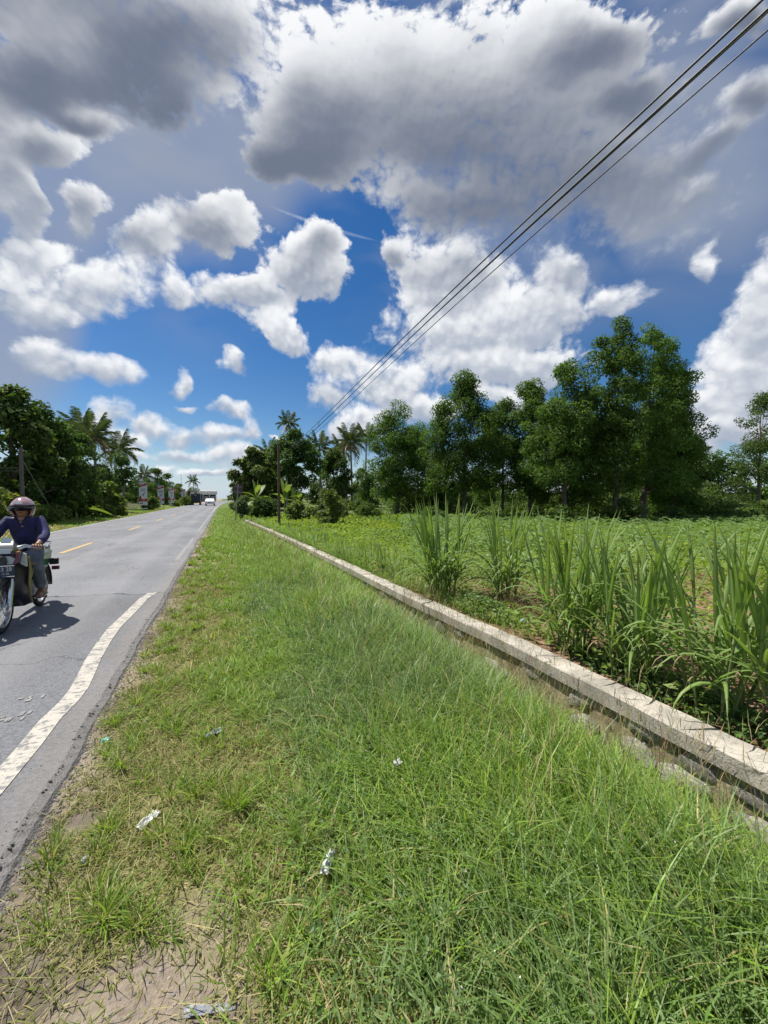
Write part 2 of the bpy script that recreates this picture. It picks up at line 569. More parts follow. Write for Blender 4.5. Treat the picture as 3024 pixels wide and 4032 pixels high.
# ------------------------------------------------------------------ materials
def mat(name, col=(0.5, 0.5, 0.5), rough=0.6, metal=0.0, spec=0.5, var=0.0, scale=8.0, bump=0.0, bscale=60.0, coat=0.0):
    m = bpy.data.materials.new(name)
    m.use_nodes = True
    t = m.node_tree
    b = t.nodes['Principled BSDF']
    b.inputs['Roughness'].default_value = rough
    b.inputs['Metallic'].default_value = metal
    b.inputs['Specular IOR Level'].default_value = spec
    b.inputs['Coat Weight'].default_value = coat
    N = NT(t)
    tcn = t.nodes.new('ShaderNodeTexCoord')
    ob = tcn.outputs['Object']
    if var > 0:
        f = N.noise(ob, scale, 5.0, 0.6)
        f = N.ss(f, 0.3, 0.7)
        dk = tuple(c * (1 - var) for c in col)
        lt = tuple(min(1, c * (1 + var * 0.6)) for c in col)
        c = N.mix(f, dk, lt)
        t.links.new(c, b.inputs['Base Color'])
        r_ = N.lin(f, 0, 1, max(0.02, rough - 0.1), min(1, rough + 0.1))
        t.links.new(r_, b.inputs['Roughness'])
    else:
        b.inputs['Base Color'].default_value = (*col, 1)
    if bump > 0:
        bn = t.nodes.new('ShaderNodeBump')
        bn.inputs['Strength'].default_value = bump
        bn.inputs['Distance'].default_value = 0.01
        t.links.new(N.noise(ob, bscale, 4.0, 0.6), bn.inputs['Height'])
        t.links.new(bn.outputs[0], b.inputs['Normal'])
    return m

def leaf_mat(name, rough=0.5, trans=0.35, spec=0.35, hue_noise=True):
    """foliage: colour from the leaves' own attribute, light passes through"""
    m = bpy.data.materials.new(name)
    m.use_nodes = True
    t = m.node_tree
    t.nodes.clear()
    N = NT(t)
    a = t.nodes.new('ShaderNodeAttribute')
    a.attribute_name = 'Col'
    b = t.nodes.new('ShaderNodeBsdfPrincipled')
    b.inputs['Roughness'].default_value = rough
    b.inputs['Specular IOR Level'].default_value = spec
    oi = t.nodes.new('ShaderNodeObjectInfo')
    g = N.lin(oi.outputs['Random'], 0, 1, 0.86, 1.16)
    c = N.v('SCALE', a.outputs['Color'], s=g)
    t.links.new(c, b.inputs['Base Color'])
    tr = t.nodes.new('ShaderNodeBsdfTranslucent')
    tcol = N.v('MULTIPLY', c, (1.35, 1.45, 0.55))
    t.links.new(tcol, tr.inputs['Color'])
    mx = t.nodes.new('ShaderNodeMixShader')
    mx.inputs[0].default_value = trans
    t.links.new(b.outputs[0], mx.inputs[1])
    t.links.new(tr.outputs[0], mx.inputs[2])
    o = t.nodes.new('ShaderNodeOutputMaterial')
    t.links.new(mx.outputs[0], o.inputs['Surface'])
    return m

M = {}
M['leaf'] = leaf_mat('tree leaf', 0.60, 0.42, 0.2)
M['grass'] = leaf_mat('grass blade', 0.46, 0.38, 0.36)
M['broad'] = leaf_mat('broad leaf', 0.50, 0.38, 0.35)
M['frond'] = leaf_mat('palm frond', 0.42, 0.28, 0.45)
M['dry'] = leaf_mat('dry stalk', 0.8, 0.2, 0.15)
M['bark'] = mat('bark', (0.10, 0.08, 0.06), 0.9, var=0.45, scale=6, bump=0.6, bscale=25)
M['palmbark'] = mat('palm bark', (0.20, 0.175, 0.145), 0.9, var=0.4, scale=9, bump=0.5, bscale=30)

# ------------------------------------------------------------------ ground
def XW(y):
    """front of the roadside wall, distance right of the camera's line"""
    return np.interp(y, [-3, 1, 3, 5, 9.5, 14, 20, 27, 34], [2.66, 2.66, 2.65, 2.52, 2.34, 2.14, 1.80, 1.36, 0.95])

WALL_END = 27.5

def bend(y):
    y = np.asarray(y, dtype=np.float64)
    return np.where(y > 58, (np.maximum(y, 58) - 58) ** 2 * 0.00030, 0.0)

def road_edge(y):
    y = np.asarray(y, dtype=np.float64)
    return -0.82 + 0.07 * (fbm(y, 0 * y + 3.0, 2.6, 5, 4) - 0.5) + 0.10 * (fbm(y, 0 * y + 9.0, 0.6, 8, 2) - 0.5)

def ground_z(x, y):
    x = np.asarray(x, dtype=np.float64); y = np.asarray(y, dtype=np.float64)
    b = bend(y)
    z = np.full(np.broadcast(x, y).shape, 0.0)
    # verge by the camera: just below the asphalt, rising a little
    z = z - 0.034 * (1 - sstep(x - b, -0.82, 0.35))
    z = z + 0.03 * (fbm(x, y, 1.6, 2, 4) - 0.5) + 0.015 * (fbm(x, y, 9.0, 4, 2) - 0.5)
    xw = XW(y)
    on = 1 - sstep(y, WALL_END - 1.5, WALL_END + 1.5)
    dit = sstep(x, xw - 0.95, xw - 0.22) * (1 - sstep(x, xw + 0.10, xw + 0.13))
    z = z - (0.30 + 0.20 * (1 - sstep(y, 2.0, 7.0))) * dit * on
    # field behind the wall, gently uneven, ridged in rows
    fieldm = sstep(x, xw + 0.10, xw + 0.13)
    z = z + fieldm * (0.05 * (fbm(x, y, 0.5, 11, 3) - 0.5) - 0.02)
    dd = x * math.sin(R(CAM_AZ)) + y * math.cos(R(CAM_AZ))
    z = z + sstep(x, 30, 75) * sstep(dd, 34, 80) * 2.6
    z = z - 0.5 * np.exp(-((dd - 31.5) / 2.2) ** 2) * sstep(x, 22, 30)
    # far side of the road
    xl = x - b
    z = z - 0.05 * (1 - sstep(xl, -7.25, -6.9)) + (1 - sstep(xl, -12, -8.5)) * (0.15 * fbm(x, y, 0.4, 21, 3))
    # under the road
    und = sstep(xl, -7.35, -7.15) * (1 - sstep(xl, -0.92, -0.86))
    z = z * (1 - und) - 0.10 * und
    return z

def spaced(segs):
    out = []
    for a, b_, st in segs:
        n = max(1, int(round((b_ - a) / st)))
        out += list(np.linspace(a, b_, n, endpoint=False))
    out.append(segs[-1][1])
    return np.array(out)

gu = spaced([(-600, -100, 100), (-100, -30, 10), (-30, -12, 2), (-12, -6.6, 0.3), (-6.6, -1.2, 1.3), (-1.2, 3.4, 0.045),
             (3.4, 8, 0.2), (8, 40, 0.9), (40, 120, 8), (120, 600, 80)])
gy = spaced([(-60, -4, 8), (-4, 0.3, 0.4), (0.3, 9, 0.06), (9, 20, 0.2), (20, 60, 0.9), (60, 160, 6), (160, 900, 80)])
U, Y = np.meshgrid(gu, gy)
shift = (XW(Y) - 2.66) * sstep(U, 0.3, 2.2) * (1 - sstep(U, 3.4, 12))
X = U + shift
Z = ground_z(X, Y)
ny, nx = X.shape
ii = np.arange(ny * nx).reshape(ny, nx)
quads = np.stack([ii[:-1, :-1], ii[:-1, 1:], ii[1:, 1:], ii[1:, :-1]], -1).reshape(-1, 4)
gme = np_mesh('ground', np.stack([X, Y, Z], -1).reshape(-1, 3), quads=quads, smooth=True)

def ground_material():
    m = bpy.data.materials.new('soil and turf')
    m.use_nodes = True
    t = m.node_tree
    N = NT(t)
    b = t.nodes['Principled BSDF']
    g = t.nodes.new('ShaderNodeNewGeometry')
    P = g.outputs['Position']
    sp = t.nodes.new('ShaderNodeSeparateXYZ')
    t.links.new(P, sp.inputs[0])
    x, y = sp.outputs[0], sp.outputs[1]
    big = N.noise(P, 0.9, 4, 0.6)
    mid = N.noise(P, 5.0, 5, 0.65)
    fine_ = N.noise(P, 60.0, 5, 0.7)
    soil = N.mix(N.ss(mid, 0.3, 0.7), (0.20, 0.158, 0.122), (0.31, 0.255, 0.20))
    soil = N.mix(N.ss(fine_, 0.35, 0.75), soil, (0.36, 0.305, 0.24))
    peb = N.vor(P, 70.0, 'F1', 'Distance')
    soil = N.mix(N.m('MULTIPLY', N.ss(peb, 0.28, 0.18), N.ss(mid, 0.45, 0.6)), soil, (0.30, 0.27, 0.235))
    damp = N.mix(N.ss(N.noise(P, 1.7, 3, 0.5), 0.46, 0.60), soil, (0.135, 0.108, 0.088))
    turf = N.mix(N.ss(mid, 0.3, 0.7), (0.075, 0.10, 0.022), (0.14, 0.17, 0.045))
    thatch = N.mix(N.ss(fine_, 0.3, 0.7), (0.27, 0.235, 0.11), (0.17, 0.165, 0.06))
    # lateral zones: bare soil at the kerbless edge, thatch, then turf
    wob = N.m('MULTIPLY_ADD', big, 1.1, N.m('ADD', x, -0.55))
    c = N.mix(N.ss(wob, -0.75, -0.25), damp, thatch)
    c = N.mix(N.ss(wob, 0.15, 0.75), c, turf)
    bare = N.m('MULTIPLY', N.ss(N.m('ADD', y, N.m('MULTIPLY', mid, 0.5)), 1.95, 1.55), N.ss(N.m('ADD', x, N.m('MULTIPLY', mid, 0.5)), 0.55, 0.15))
    c = N.mix(bare, c, damp)
    # field of red earth with weeds
    red = N.mix(N.ss(mid, 0.3, 0.7), (0.17, 0.10, 0.06), (0.30, 0.20, 0.13))
    weeds = N.mix(N.ss(fine_, 0.3, 0.7), (0.10, 0.155, 0.035), (0.17, 0.225, 0.06))
    dist = N.m('MULTIPLY_ADD', x, 0.386, N.m('MULTIPLY', y, 0.922))
    wcover = N.m('ADD', N.ss(dist, 4.5, 12), -0.40)
    fld = N.mix(N.ss(N.m('ADD', big, wcover), 0.40, 0.62), red, weeds)
    far = N.mix(N.ss(N.noise(P, 0.25, 4, 0.6), 0.35, 0.65), (0.07, 0.11, 0.026), (0.12, 0.15, 0.045))
    fld = N.mix(N.ss(dist, 24, 34), fld, far)
    c = N.mix(N.ss(x, 2.55, 2.75), c, fld)
    lft = N.mix(N.ss(mid, 0.35, 0.7), (0.10, 0.13, 0.035), (0.20, 0.20, 0.075))
    lft = N.mix(N.ss(N.m('ADD', x, N.m('MULTIPLY', mid, 0.6)), -7.2, -6.9), lft, (0.36, 0.28, 0.19))
    lft = N.mix(N.ss(x, -9.5, -10.5), lft, (0.07, 0.075, 0.03))
    c = N.mix(N.ss(x, -3.0, -4.0), c, lft)
    farv = N.mix(N.ss(mid, 0.3, 0.7), (0.085, 0.125, 0.028), (0.14, 0.18, 0.05))
    c = N.mix(N.m('MULTIPLY', N.ss(y, 14, 26), N.ss(x, -1.2, -0.6)), c, N.mix(N.ss(x, 2.55, 2.75), farv, c))
    t.links.new(c, b.inputs['Base Color'])
    b.inputs['Roughness'].default_value = 0.95
    b.inputs['Specular IOR Level'].default_value = 0.15
    bn = t.nodes.new('ShaderNodeBump')
    bn.inputs['Strength'].default_value = 0.8
    bn.inputs['Distance'].default_value = 0.02
    t.links.new(N.m('ADD', fine_, N.m('MULTIPLY', mid, 1.5)), bn.inputs['Height'])
    t.links.new(bn.outputs[0], b.inputs['Normal'])
    return m

ground = structure(link('ground', gme, ground_material()))
ground['label'] = 'soil, turf and field ground around the road'

# ------------------------------------------------------------------ road
def asphalt_material():
    m = bpy.data.materials.new('worn asphalt')
    m.use_nodes = True
    t = m.node_tree
    N = NT(t)
    b = t.nodes['Principled BSDF']
    g = t.nodes.new('ShaderNodeNewGeometry')
    P = g.outputs['Position']
    sp = t.nodes.new('ShaderNodeSeparateXYZ')
    t.links.new(P, sp.inputs[0])
    x, y = sp.outputs[0], sp.outputs[1]
    st = N.v('MULTIPLY', P, (1.0, 0.12, 1.0))
    agg = N.vor(P, 95.0, 'F1', 'Color')
    sp2 = t.nodes.new('ShaderNodeSeparateColor')
    t.links.new(agg, sp2.inputs[0])
    streak = N.noise(st, 2.6, 4, 0.6)
    patch = N.noise(P, 0.35, 4, 0.6)
    c = N.mix(N.ss(patch, 0.35, 0.65), (0.150, 0.148, 0.150), (0.205, 0.203, 0.205))
    c = N.mix(N.m('MULTIPLY', N.ss(streak, 0.45, 0.75), 0.5), c, (0.25, 0.25, 0.25))
    # the near stretch was resurfaced; it starts at a ragged cross joint
    seam = N.m('MULTIPLY_ADD', N.noise(P, 1.4, 3, 0.6), 0.7, N.m('ADD', y, N.m('MULTIPLY', x, 0.12)))
    c = N.mix(N.ss(seam, 7.27, 7.17), c, N.v('SCALE', c, s=0.86))
    crack = N.m('ABSOLUTE', N.m('SUBTRACT', seam, 7.22))
    c = N.mix(N.ss(crack, 0.035, 0.012), c, (0.055, 0.055, 0.055))
    c = N.v('MULTIPLY', N.v('SCALE', c, s=N.lin(sp2.outputs[0], 0, 1, 0.70, 1.32)), (0.87, 0.90, 0.95))
    # wheel paths, oil and old patches
    trk_ = N.m('MINIMUM', N.m('ABSOLUTE', N.m('ADD', x, 1.85)), N.m('ABSOLUTE', N.m('ADD', x, 3.15)))
    c = N.mix(N.m('MULTIPLY', N.ss(trk_, 0.45, 0.1), N.lin(streak, 0.3, 0.7, 0.15, 0.55)), c, (0.235, 0.235, 0.24))
    oil = N.m('MULTIPLY', N.ss(N.noise(N.v('MULTIPLY', P, (1, 0.45, 1)), 1.3, 5, 0.65), 0.56, 0.70), 0.55)
    c = N.mix(oil, c, (0.10, 0.10, 0.102))
    # fine cracking
    cr = N.vor(N.v('ADD', P, N.v('SCALE', N.noise(P, 3.0, 3, 0.6, out='Color'), s=0.5)), 0.8, 'DISTANCE_TO_EDGE', 'Distance')
    crm = N.m('MULTIPLY', N.ss(cr, 0.010, 0.003), N.ss(N.noise(P, 0.6, 2, 0.5), 0.44, 0.56))
    c = N.mix(N.m('MULTIPLY', crm, 0.7), c, (0.05, 0.05, 0.05))
    # dust and grit near the right hand edge
    dust = N.m('MULTIPLY', N.ss(N.m('MULTIPLY_ADD', N.noise(P, 4.0, 4, 0.65), 0.5, x), -0.95, -0.62), N.ss(y, 40, 10))
    c = N.mix(N.m('MULTIPLY', dust, 0.35), c, (0.235, 0.205, 0.17))
    t.links.new(c, b.inputs['Base Color'])
    t.links.new(N.lin(streak, 0.3, 0.7, 0.62, 0.85), b.inputs['Roughness'])
    b.inputs['Specular IOR Level'].default_value = 0.4
    bn = t.nodes.new('ShaderNodeBump')
    bn.inputs['Strength'].default_value = 0.55
    bn.inputs['Distance'].default_value = 0.006
    t.links.new(N.m('ADD', N.vor(P, 95.0), N.m('MULTIPLY', N.noise(P, 200.0, 2, 0.5), 0.6)), bn.inputs['Height'])
    t.links.new(bn.outputs[0], b.inputs['Normal'])
    return m

def road_z(xl, y):
    """a slight crown"""
    return 0.0 + 0.03 * (1 - (np.abs(xl + 4.0) / 3.2) ** 2)

ry = np.concatenate([np.arange(-40.2, 0.6, 0.6), np.arange(0.6, 12, 0.035), np.arange(12, 40, 0.5), np.arange(40, 330, 4.0)])
re = road_edge(ry)
lat = [-7.10, -7.06, -6.6, -5.2, -4.0, -2.6, -1.5, -1.1]
rows = []
for k, y_ in enumerate(ry):
    rows.append([(l + float(bend(y_)), y_, float(road_z(l, y_)) - (0.12 if i == 0 else 0)) for i, l in enumerate(lat)]
                + [(re[k] - 0.05 + float(bend(y_)), y_, 0.004), (re[k] + float(bend(y_)), y_, -0.012 - 0.012 * random.random()), (re[k] + 0.045 + 0.02 * random.random() + float(bend(y_)), y_, -0.09)])
RV = np.array(rows)
nr, nc = RV.shape[:2]
ii = np.arange(nr * nc).reshape(nr, nc)
rq = np.stack([ii[:-1, :-1], ii[:-1, 1:], ii[1:, 1:], ii[1:, :-1]], -1).reshape(-1, 4)
road = structure(link('road', np_mesh('road', RV.reshape(-1, 3), quads=rq), asphalt_material()))

def paint_material(name, col, wear):
    m = bpy.data.materials.new(name)
    m.use_nodes = True
    t = m.node_tree
    N = NT(t)
    b = t.nodes['Principled BSDF']
    g = t.nodes.new('ShaderNodeNewGeometry')
    P = g.outputs['Position']
    n = N.noise(P, 38.0, 5, 0.7)
    n2_ = N.noise(N.v('MULTIPLY', P, (1, 2.4, 1)), 9.0, 4, 0.65)
    f = N.ss(N.m('ADD', n, N.m('MULTIPLY', N.m('SUBTRACT', n2_, 0.5), 0.9)), wear - 0.06, wear + 0.06)
    tone = N.mix(N.ss(n2_, 0.3, 0.7), tuple(c * 0.8 for c in col), col)
    cr = N.vor(N.v('MULTIPLY', P, (1.3, 4.0, 1)), 9.0, 'DISTANCE_TO_EDGE', 'Distance')
    f = N.m('MULTIPLY', f, N.ss(cr, 0.006, 0.03, 0.55, 1.0))
    c = N.mix(f, (0.165, 0.163, 0.16), tone)
    t.links.new(c, b.inputs['Base Color'])
    b.inputs['Roughness'].default_value = 0.7
    bn = t.nodes.new('ShaderNodeBump')
    bn.inputs['Strength'].default_value = 0.4
    bn.inputs['Distance'].default_value = 0.004
    t.links.new(n, bn.inputs['Height'])
    t.links.new(bn.outputs[0], b.inputs['Normal'])
    return m

M['white_paint'] = paint_material('worn white road paint', (0.47, 0.435, 0.37), 0.44)
M['faint_paint'] = paint_material('worn away road paint', (0.27, 0.265, 0.25), 0.46)
M['yellow_paint'] = paint_material('yellow road paint', (0.52, 0.35, 0.12), 0.36)

def stripe(name, x0, x1, y0, y1, m, wob=0.0, curve=None):
    n = max(3, int((y1 - y0) / 0.08)) if y1 - y0 < 60 else int((y1 - y0) / 3)
    ys = np.linspace(y0, y1, n)
    cols = []
    for l in np.linspace(x0, x1, 4):
        o_ = wob * (fbm(ys, 0 * ys + 2, 1.1, 31, 3) - 0.5)
        if curve is not None:
            o_ = o_ + curve(ys)
        xx = l + o_ + bend(ys)
        cols.append(np.stack([xx, ys, road_z(l + o_, ys) + 0.005], -1))
    V = np.stack(cols, 1)
    i2 = np.arange(n * 4).reshape(n, 4)
    qd = np.stack([i2[:-1, :-1], i2[:-1, 1:], i2[1:, 1:], i2[1:, :-1]], -1).reshape(-1, 4)
    return link(name, np_mesh(name, V.reshape(-1, 3), quads=qd), m, road)

stripe('edge_line', -0.062, 0.062, -4.0, 6.95, M['white_paint'], 0.012, lambda y: np.interp(y, [-4, 1.5, 2.4, 2.87, 3.2, 3.45, 3.65, 3.9, 4.26, 4.7, 5.2, 5.8, 6.6, 6.95], [-1.12, -1.08, -1.12, -1.10, -1.10, -1.07, -1.065, -1.09, -1.13, -1.16, -1.18, -1.145, -1.11, -1.05]))
stripe('edge_line', -1.10, -1.00, 10.3, 16.0, M['faint_paint'], 0.05)
stripe('edge_line', -1.13, -1.02, 19.0, 46.0, M['faint_paint'], 0.04)
stripe('edge_line', -1.13, -1.02, 46.0, 170.0, M['white_paint'], 0.0)
stripe('edge_line', -6.96, -6.85, -8.0, 60.0, M['white_paint'], 0.04)
stripe('edge_line', -6.96, -6.85, 60.0, 240.0, M['white_paint'], 0.0)
for k in range(-1, 22):
    y0 = 12.7 + 8.0 * k
    stripe('lane_dash', -4.08, -3.95, y0, y0 + 2.65, M['yellow_paint'], 0.0)
rs = random.Random(77)
for k in range(22):
    y0 = rs.choice((3.05, 3.30, 3.58)) + rs.uniform(-.03, .05)
    x0 = rs.uniform(-1.85, -1.28)
    stripe('faded_mark', x0, x0 + rs.uniform(.015, .035), y0, y0 + rs.uniform(.025, .06), M['faint_paint'], 0.03)

# crumbled edge: broken asphalt and small stones
def rubble(n, seed, yr, xr, size, name, m):
    r_ = np.random.default_rng(seed)
    bm = bmesh.new()
    bmesh.ops.create_icosphere(bm, subdivisions=1, radius=1.0)
    base = np.array([v.co[:] for v in bm.verts]); tri = np.array([[v.index for v in f.verts] for f in bm.faces])
    bm.free()
    nv = len(base)
    V = np.empty((n, nv, 3))
    yy = yr[0] + (yr[1] - yr[0]) * r_.random(n) ** 1.6
    xx = road_edge(yy) + r_.normal(0, 1, n) * xr[1] + xr[0]
    sz = size[0] + (size[1] - size[0]) * r_.random(n) ** 3
    zz = np.where(xx < road_edge(yy) - 0.03, 0.004, ground_z(xx, yy))
    for k in range(n):
        p = base * (1 + r_.uniform(-0.28, 0.28, (nv, 1))) * sz[k] * np.array([1, r_.uniform(0.7, 1.3), r_.uniform(0.45, 0.8)])
        a = r_.random() * 6.28
        p[:, :2] = p[:, :2] @ np.array([[math.cos(a), -math.sin(a)], [math.sin(a), math.cos(a)]])
        V[k] = p + np.array([xx[k], yy[k], zz[k] + sz[k] * 0.2])
    T = (tri[None] + (np.arange(n) * nv)[:, None, None]).reshape(-1, 3)
    tone = r_.random(n) ** 1.5
    c = np.repeat((np.array([[0.09, 0.088, 0.085]]) + tone[:, None] * np.array([[0.22, 0.19, 0.155]])), nv, axis=0)
    return link(name, np_mesh(name, V.reshape(-1, 3), tris=T, col=c), m)

def attr_mat(name, rough=0.85):
    m = mat(name, (0.2, 0.2, 0.2), rough)
    a = m.node_tree.nodes.new('ShaderNodeAttribute')
    a.attribute_name = 'Col'
    m.node_tree.links.new(a.outputs['Color'], m.node_tree.nodes['Principled BSDF'].inputs['Base Color'])
    return m
M['rubble'] = attr_mat('road rubble')
stuff(rubble(5200, 3, (1.0, 9.5), (0.012, 0.026), (0.003, 0.010), 'gravel', M['rubble']), 'crumbled asphalt and grit along the road edge', 'gravel')
stuff(rubble(2600, 5, (0.8, 5.0), (0.30, 0.26), (0.0015, 0.006), 'grit', M['rubble']), 'small stones scattered on the bare soil', 'grit')

# ------------------------------------------------------------------ roadside wall
def concrete_material():
    m = mat('weathered concrete', (0.42, 0.385, 0.325), 0.88, bump=0.6, bscale=80)
    t = m.node_tree
    N = NT(t)
    g = t.nodes.new('ShaderNodeNewGeometry')
    P = g.outputs['Position']
    blot = N.noise(P, 3.2, 6, 0.68)
    spk = N.noise(P, 45.0, 4, 0.7)
    strk = N.noise(N.v('MULTIPLY', P, (6, 9, 0.8)), 2.4, 4, 0.6)
    c = N.mix(N.ss(blot, 0.32, 0.68), (0.29, 0.265, 0.225), (0.52, 0.475, 0.40))
    c = N.mix(N.m('MULTIPLY', N.ss(spk, 0.5, 0.72), 0.5), c, (0.20, 0.18, 0.15))
    c = N.mix(N.m('MULTIPLY', N.ss(strk, 0.52, 0.70), 0.45), c, (0.16, 0.15, 0.125))
    cr = N.vor(N.v('ADD', P, N.v('SCALE', N.noise(P, 5.0, 3, 0.6, out='Color'), s=0.25)), 1.7, 'DISTANCE_TO_EDGE', 'Distance')
    c = N.mix(N.m('MULTIPLY', N.ss(cr, 0.012, 0.003), N.ss(blot, 0.42, 0.55)), c, (0.17, 0.155, 0.13))
    t.links.new(c, t.nodes['Principled BSDF'].inputs['Base Color'])
    return m
M['concrete'] = concrete_material()
M['mortar'] = mat('stained mortar', (0.32, 0.26, 0.165), 0.95, var=0.6, scale=5.0, bump=0.9, bscale=30)
M['stone_light'] = mat('pale wall stone', (0.46, 0.43, 0.37), 0.9, var=0.65, scale=6.0, bump=0.8, bscale=22)
M['stone_dark'] = mat('lichened wall stone', (0.24, 0.225, 0.20), 0.9, var=0.7, scale=9.0, bump=0.8, bscale=22)

wall = empty('roadside_wall', (float(XW(6)), 6.0, -0.45))
tag(wall, 'low stone retaining wall with pale concrete coping beside the grass verge', 'wall')
def wpt(x, y, z):
    return (x - wall.location.x, y - wall.location.y, z - wall.location.z)
# body
ys = np.arange(-2.5, WALL_END + 0.01, 0.25)
V = []
for y_ in ys:
    xw = float(XW(y_))
    for x_, z_ in ((xw + 0.05, -0.75), (xw + 0.035, -0.085), (xw + 0.21, -0.085), (xw + 0.21, -0.75)):
        V.append(wpt(x_ + random.uniform(-0.008, 0.008), y_, z_))
i2 = np.arange(len(ys) * 4).reshape(-1, 4)
qd = []
for k in range(len(ys) - 1):
    for j in range(3):
        qd.append((i2[k, j], i2[k, j + 1], i2[k + 1, j + 1], i2[k + 1, j]))
qd += [tuple(i2[0]), tuple(reversed(i2[-1]))]
link('wall_body', np_mesh('wall_body', np.array(V), quads=np.array(qd)), M['mortar'], wall)
# cast coping, in lengths
yb = [-2.5]
while yb[-1] < WALL_END - 0.5:
    yb.append(min(WALL_END, yb[-1] + random.uniform(1.7, 2.6)))
for a, b_ in zip(yb[:-1], yb[1:]):
    yy = np.linspace(a + 0.003, b_ - 0.003, 12)
    V = []
    dz = random.uniform(-0.006, 0.006)
    for k, y_ in enumerate(yy):
        xw = float(XW(y_))
        j = lambda s=0.004: random.uniform(-s, s)
        V += [wpt(xw + j(), y_, -0.080 + dz + j()), wpt(xw - 0.002 + j(), y_, 0.022 + dz + j()), wpt(xw + 0.007 + j(), y_, 0.031 + dz + j(0.003)),
              wpt(xw + 0.10, y_, 0.033 + dz + j(0.004)), wpt(xw + 0.215 + j(0.012), y_, 0.028 + dz + j(0.005)), wpt(xw + 0.225 + j(0.01), y_, -0.080 + dz)]
    i2 = np.arange(len(yy) * 6).reshape(-1, 6)
    qd = []
    for k in range(len(yy) - 1):
        for jj in range(6):
            qd.append((i2[k, jj], i2[k, (jj + 1) % 6], i2[k + 1, (jj + 1) % 6], i2[k + 1, jj]))
    me = np_mesh('coping', np.array(V), quads=np.array(qd))
    bm = bmesh.new(); bm.from_mesh(me)
    bmesh.ops.holes_fill(bm, edges=[e for e in bm.edges if e.is_boundary], sides=0)
    bmesh.ops.recalc_face_normals(bm, faces=bm.faces)
    bm.to_mesh(me); bm.free()
    link('coping', me, M['concrete'], wall)
# stones showing through the render
svar = []
for k in range(8):
    b_ = MB().blob((0, 0, 0), (0.05, 1, 1), seed=50 + k, amp=0.30, sub=1 if k % 2 else 2)
    svar.append(b_.mesh('stone', True, 22))
    svar[-1].materials.append(M['stone_light'] if k % 3 else M['stone_dark'])
y_ = 0.1
while y_ < 15:
    w_ = random.uniform(0.07, 0.22)
    for z_ in (-0.16, -0.33):
        if random.random() < 0.62:
            hgt = random.uniform(0.06, 0.10)
            yy_ = y_ + random.uniform(-0.05, 0.05)
            link('stone', random.choice(svar), None, wall, loc=wpt(float(XW(yy_)) + 0.037, yy_, z_ + random.uniform(-0.02, 0.03)),
                 rot=(random.uniform(-.5, .5), 0, 0), scale=(random.uniform(0.25, 0.6), w_ * random.uniform(.6, .95), hgt * random.uniform(.75, 1.3)))
    y_ += w_ * 1.75

# ------------------------------------------------------------------ trees
def unit(a):
    return a / np.maximum(np.linalg.norm(a, axis=-1, keepdims=True), 1e-9)

def leaves_np(P, N, L, Wd, r_, droop=0.2):
    """diamond leaves at points P facing roughly N, folded along the midrib"""
    n = len(P)
    N = unit(N)
    t = unit(r_.normal(0, 1, (n, 3)))
    A = unit(t - N * np.sum(t * N, -1, keepdims=True))
    A[:, 2] -= droop
    A = unit(A)
    B = unit(np.cross(N, A))
    N2 = np.cross(A, B)
    L = L[:, None]; Wd = Wd[:, None]
    V = np.empty((n, 4, 3))
    V[:, 0] = P
    V[:, 1] = P + A * L * 0.45 + B * Wd * 0.5 + N2 * Wd * 0.12
    V[:, 2] = P + A * L - N2 * L * 0.12
    V[:, 3] = P + A * L * 0.45 - B * Wd * 0.5 + N2 * Wd * 0.12
    Q = np.arange(n * 4).reshape(n, 4)
    return V.reshape(-1, 3), Q

def leaf_colours(n, cols, r_):
    cols = np.array(cols)
    k = r_.integers(0, len(cols), n)
    f = r_.random((n, 1))
    c = cols[k] * (1 - f) + cols[r_.integers(0, len(cols), n)] * f
    return c * (0.85 + 0.3 * r_.random((n, 1)))

def clump_cloud(C, RC, nl, leaf, cols, r_, up=0.55, droop=0.25, shell=0.6):
    """leaves gathered in puffs round the points C"""
    k = r_.choice(len(C), nl, p=(RC ** 2) / np.sum(RC ** 2))
    d = unit(r_.normal(0, 1, (nl, 3)))
    rad = RC[k] * (1 - (1 - shell) * r_.random(nl) ** 0.7)
    d2 = d.copy(); d2[:, 2] *= 0.85
    P = C[k] + d2 * rad[:, None]
    N = d * 0.7 + r_.normal(0, 0.5, (nl, 3))
    N[:, 2] += up
    L = leaf[0] * (0.65 + 0.7 * r_.random(nl)); Wd = leaf[1] * (0.65 + 0.7 * r_.random(nl))
    V, Q = leaves_np(P, N, L, Wd, r_, droop)
    pc = leaf_colours(nl, cols, r_) * (0.85 + 0.35 * r_.random(len(C)))[k][:, None]
    return V, Q, np.repeat(pc, 4, axis=0)

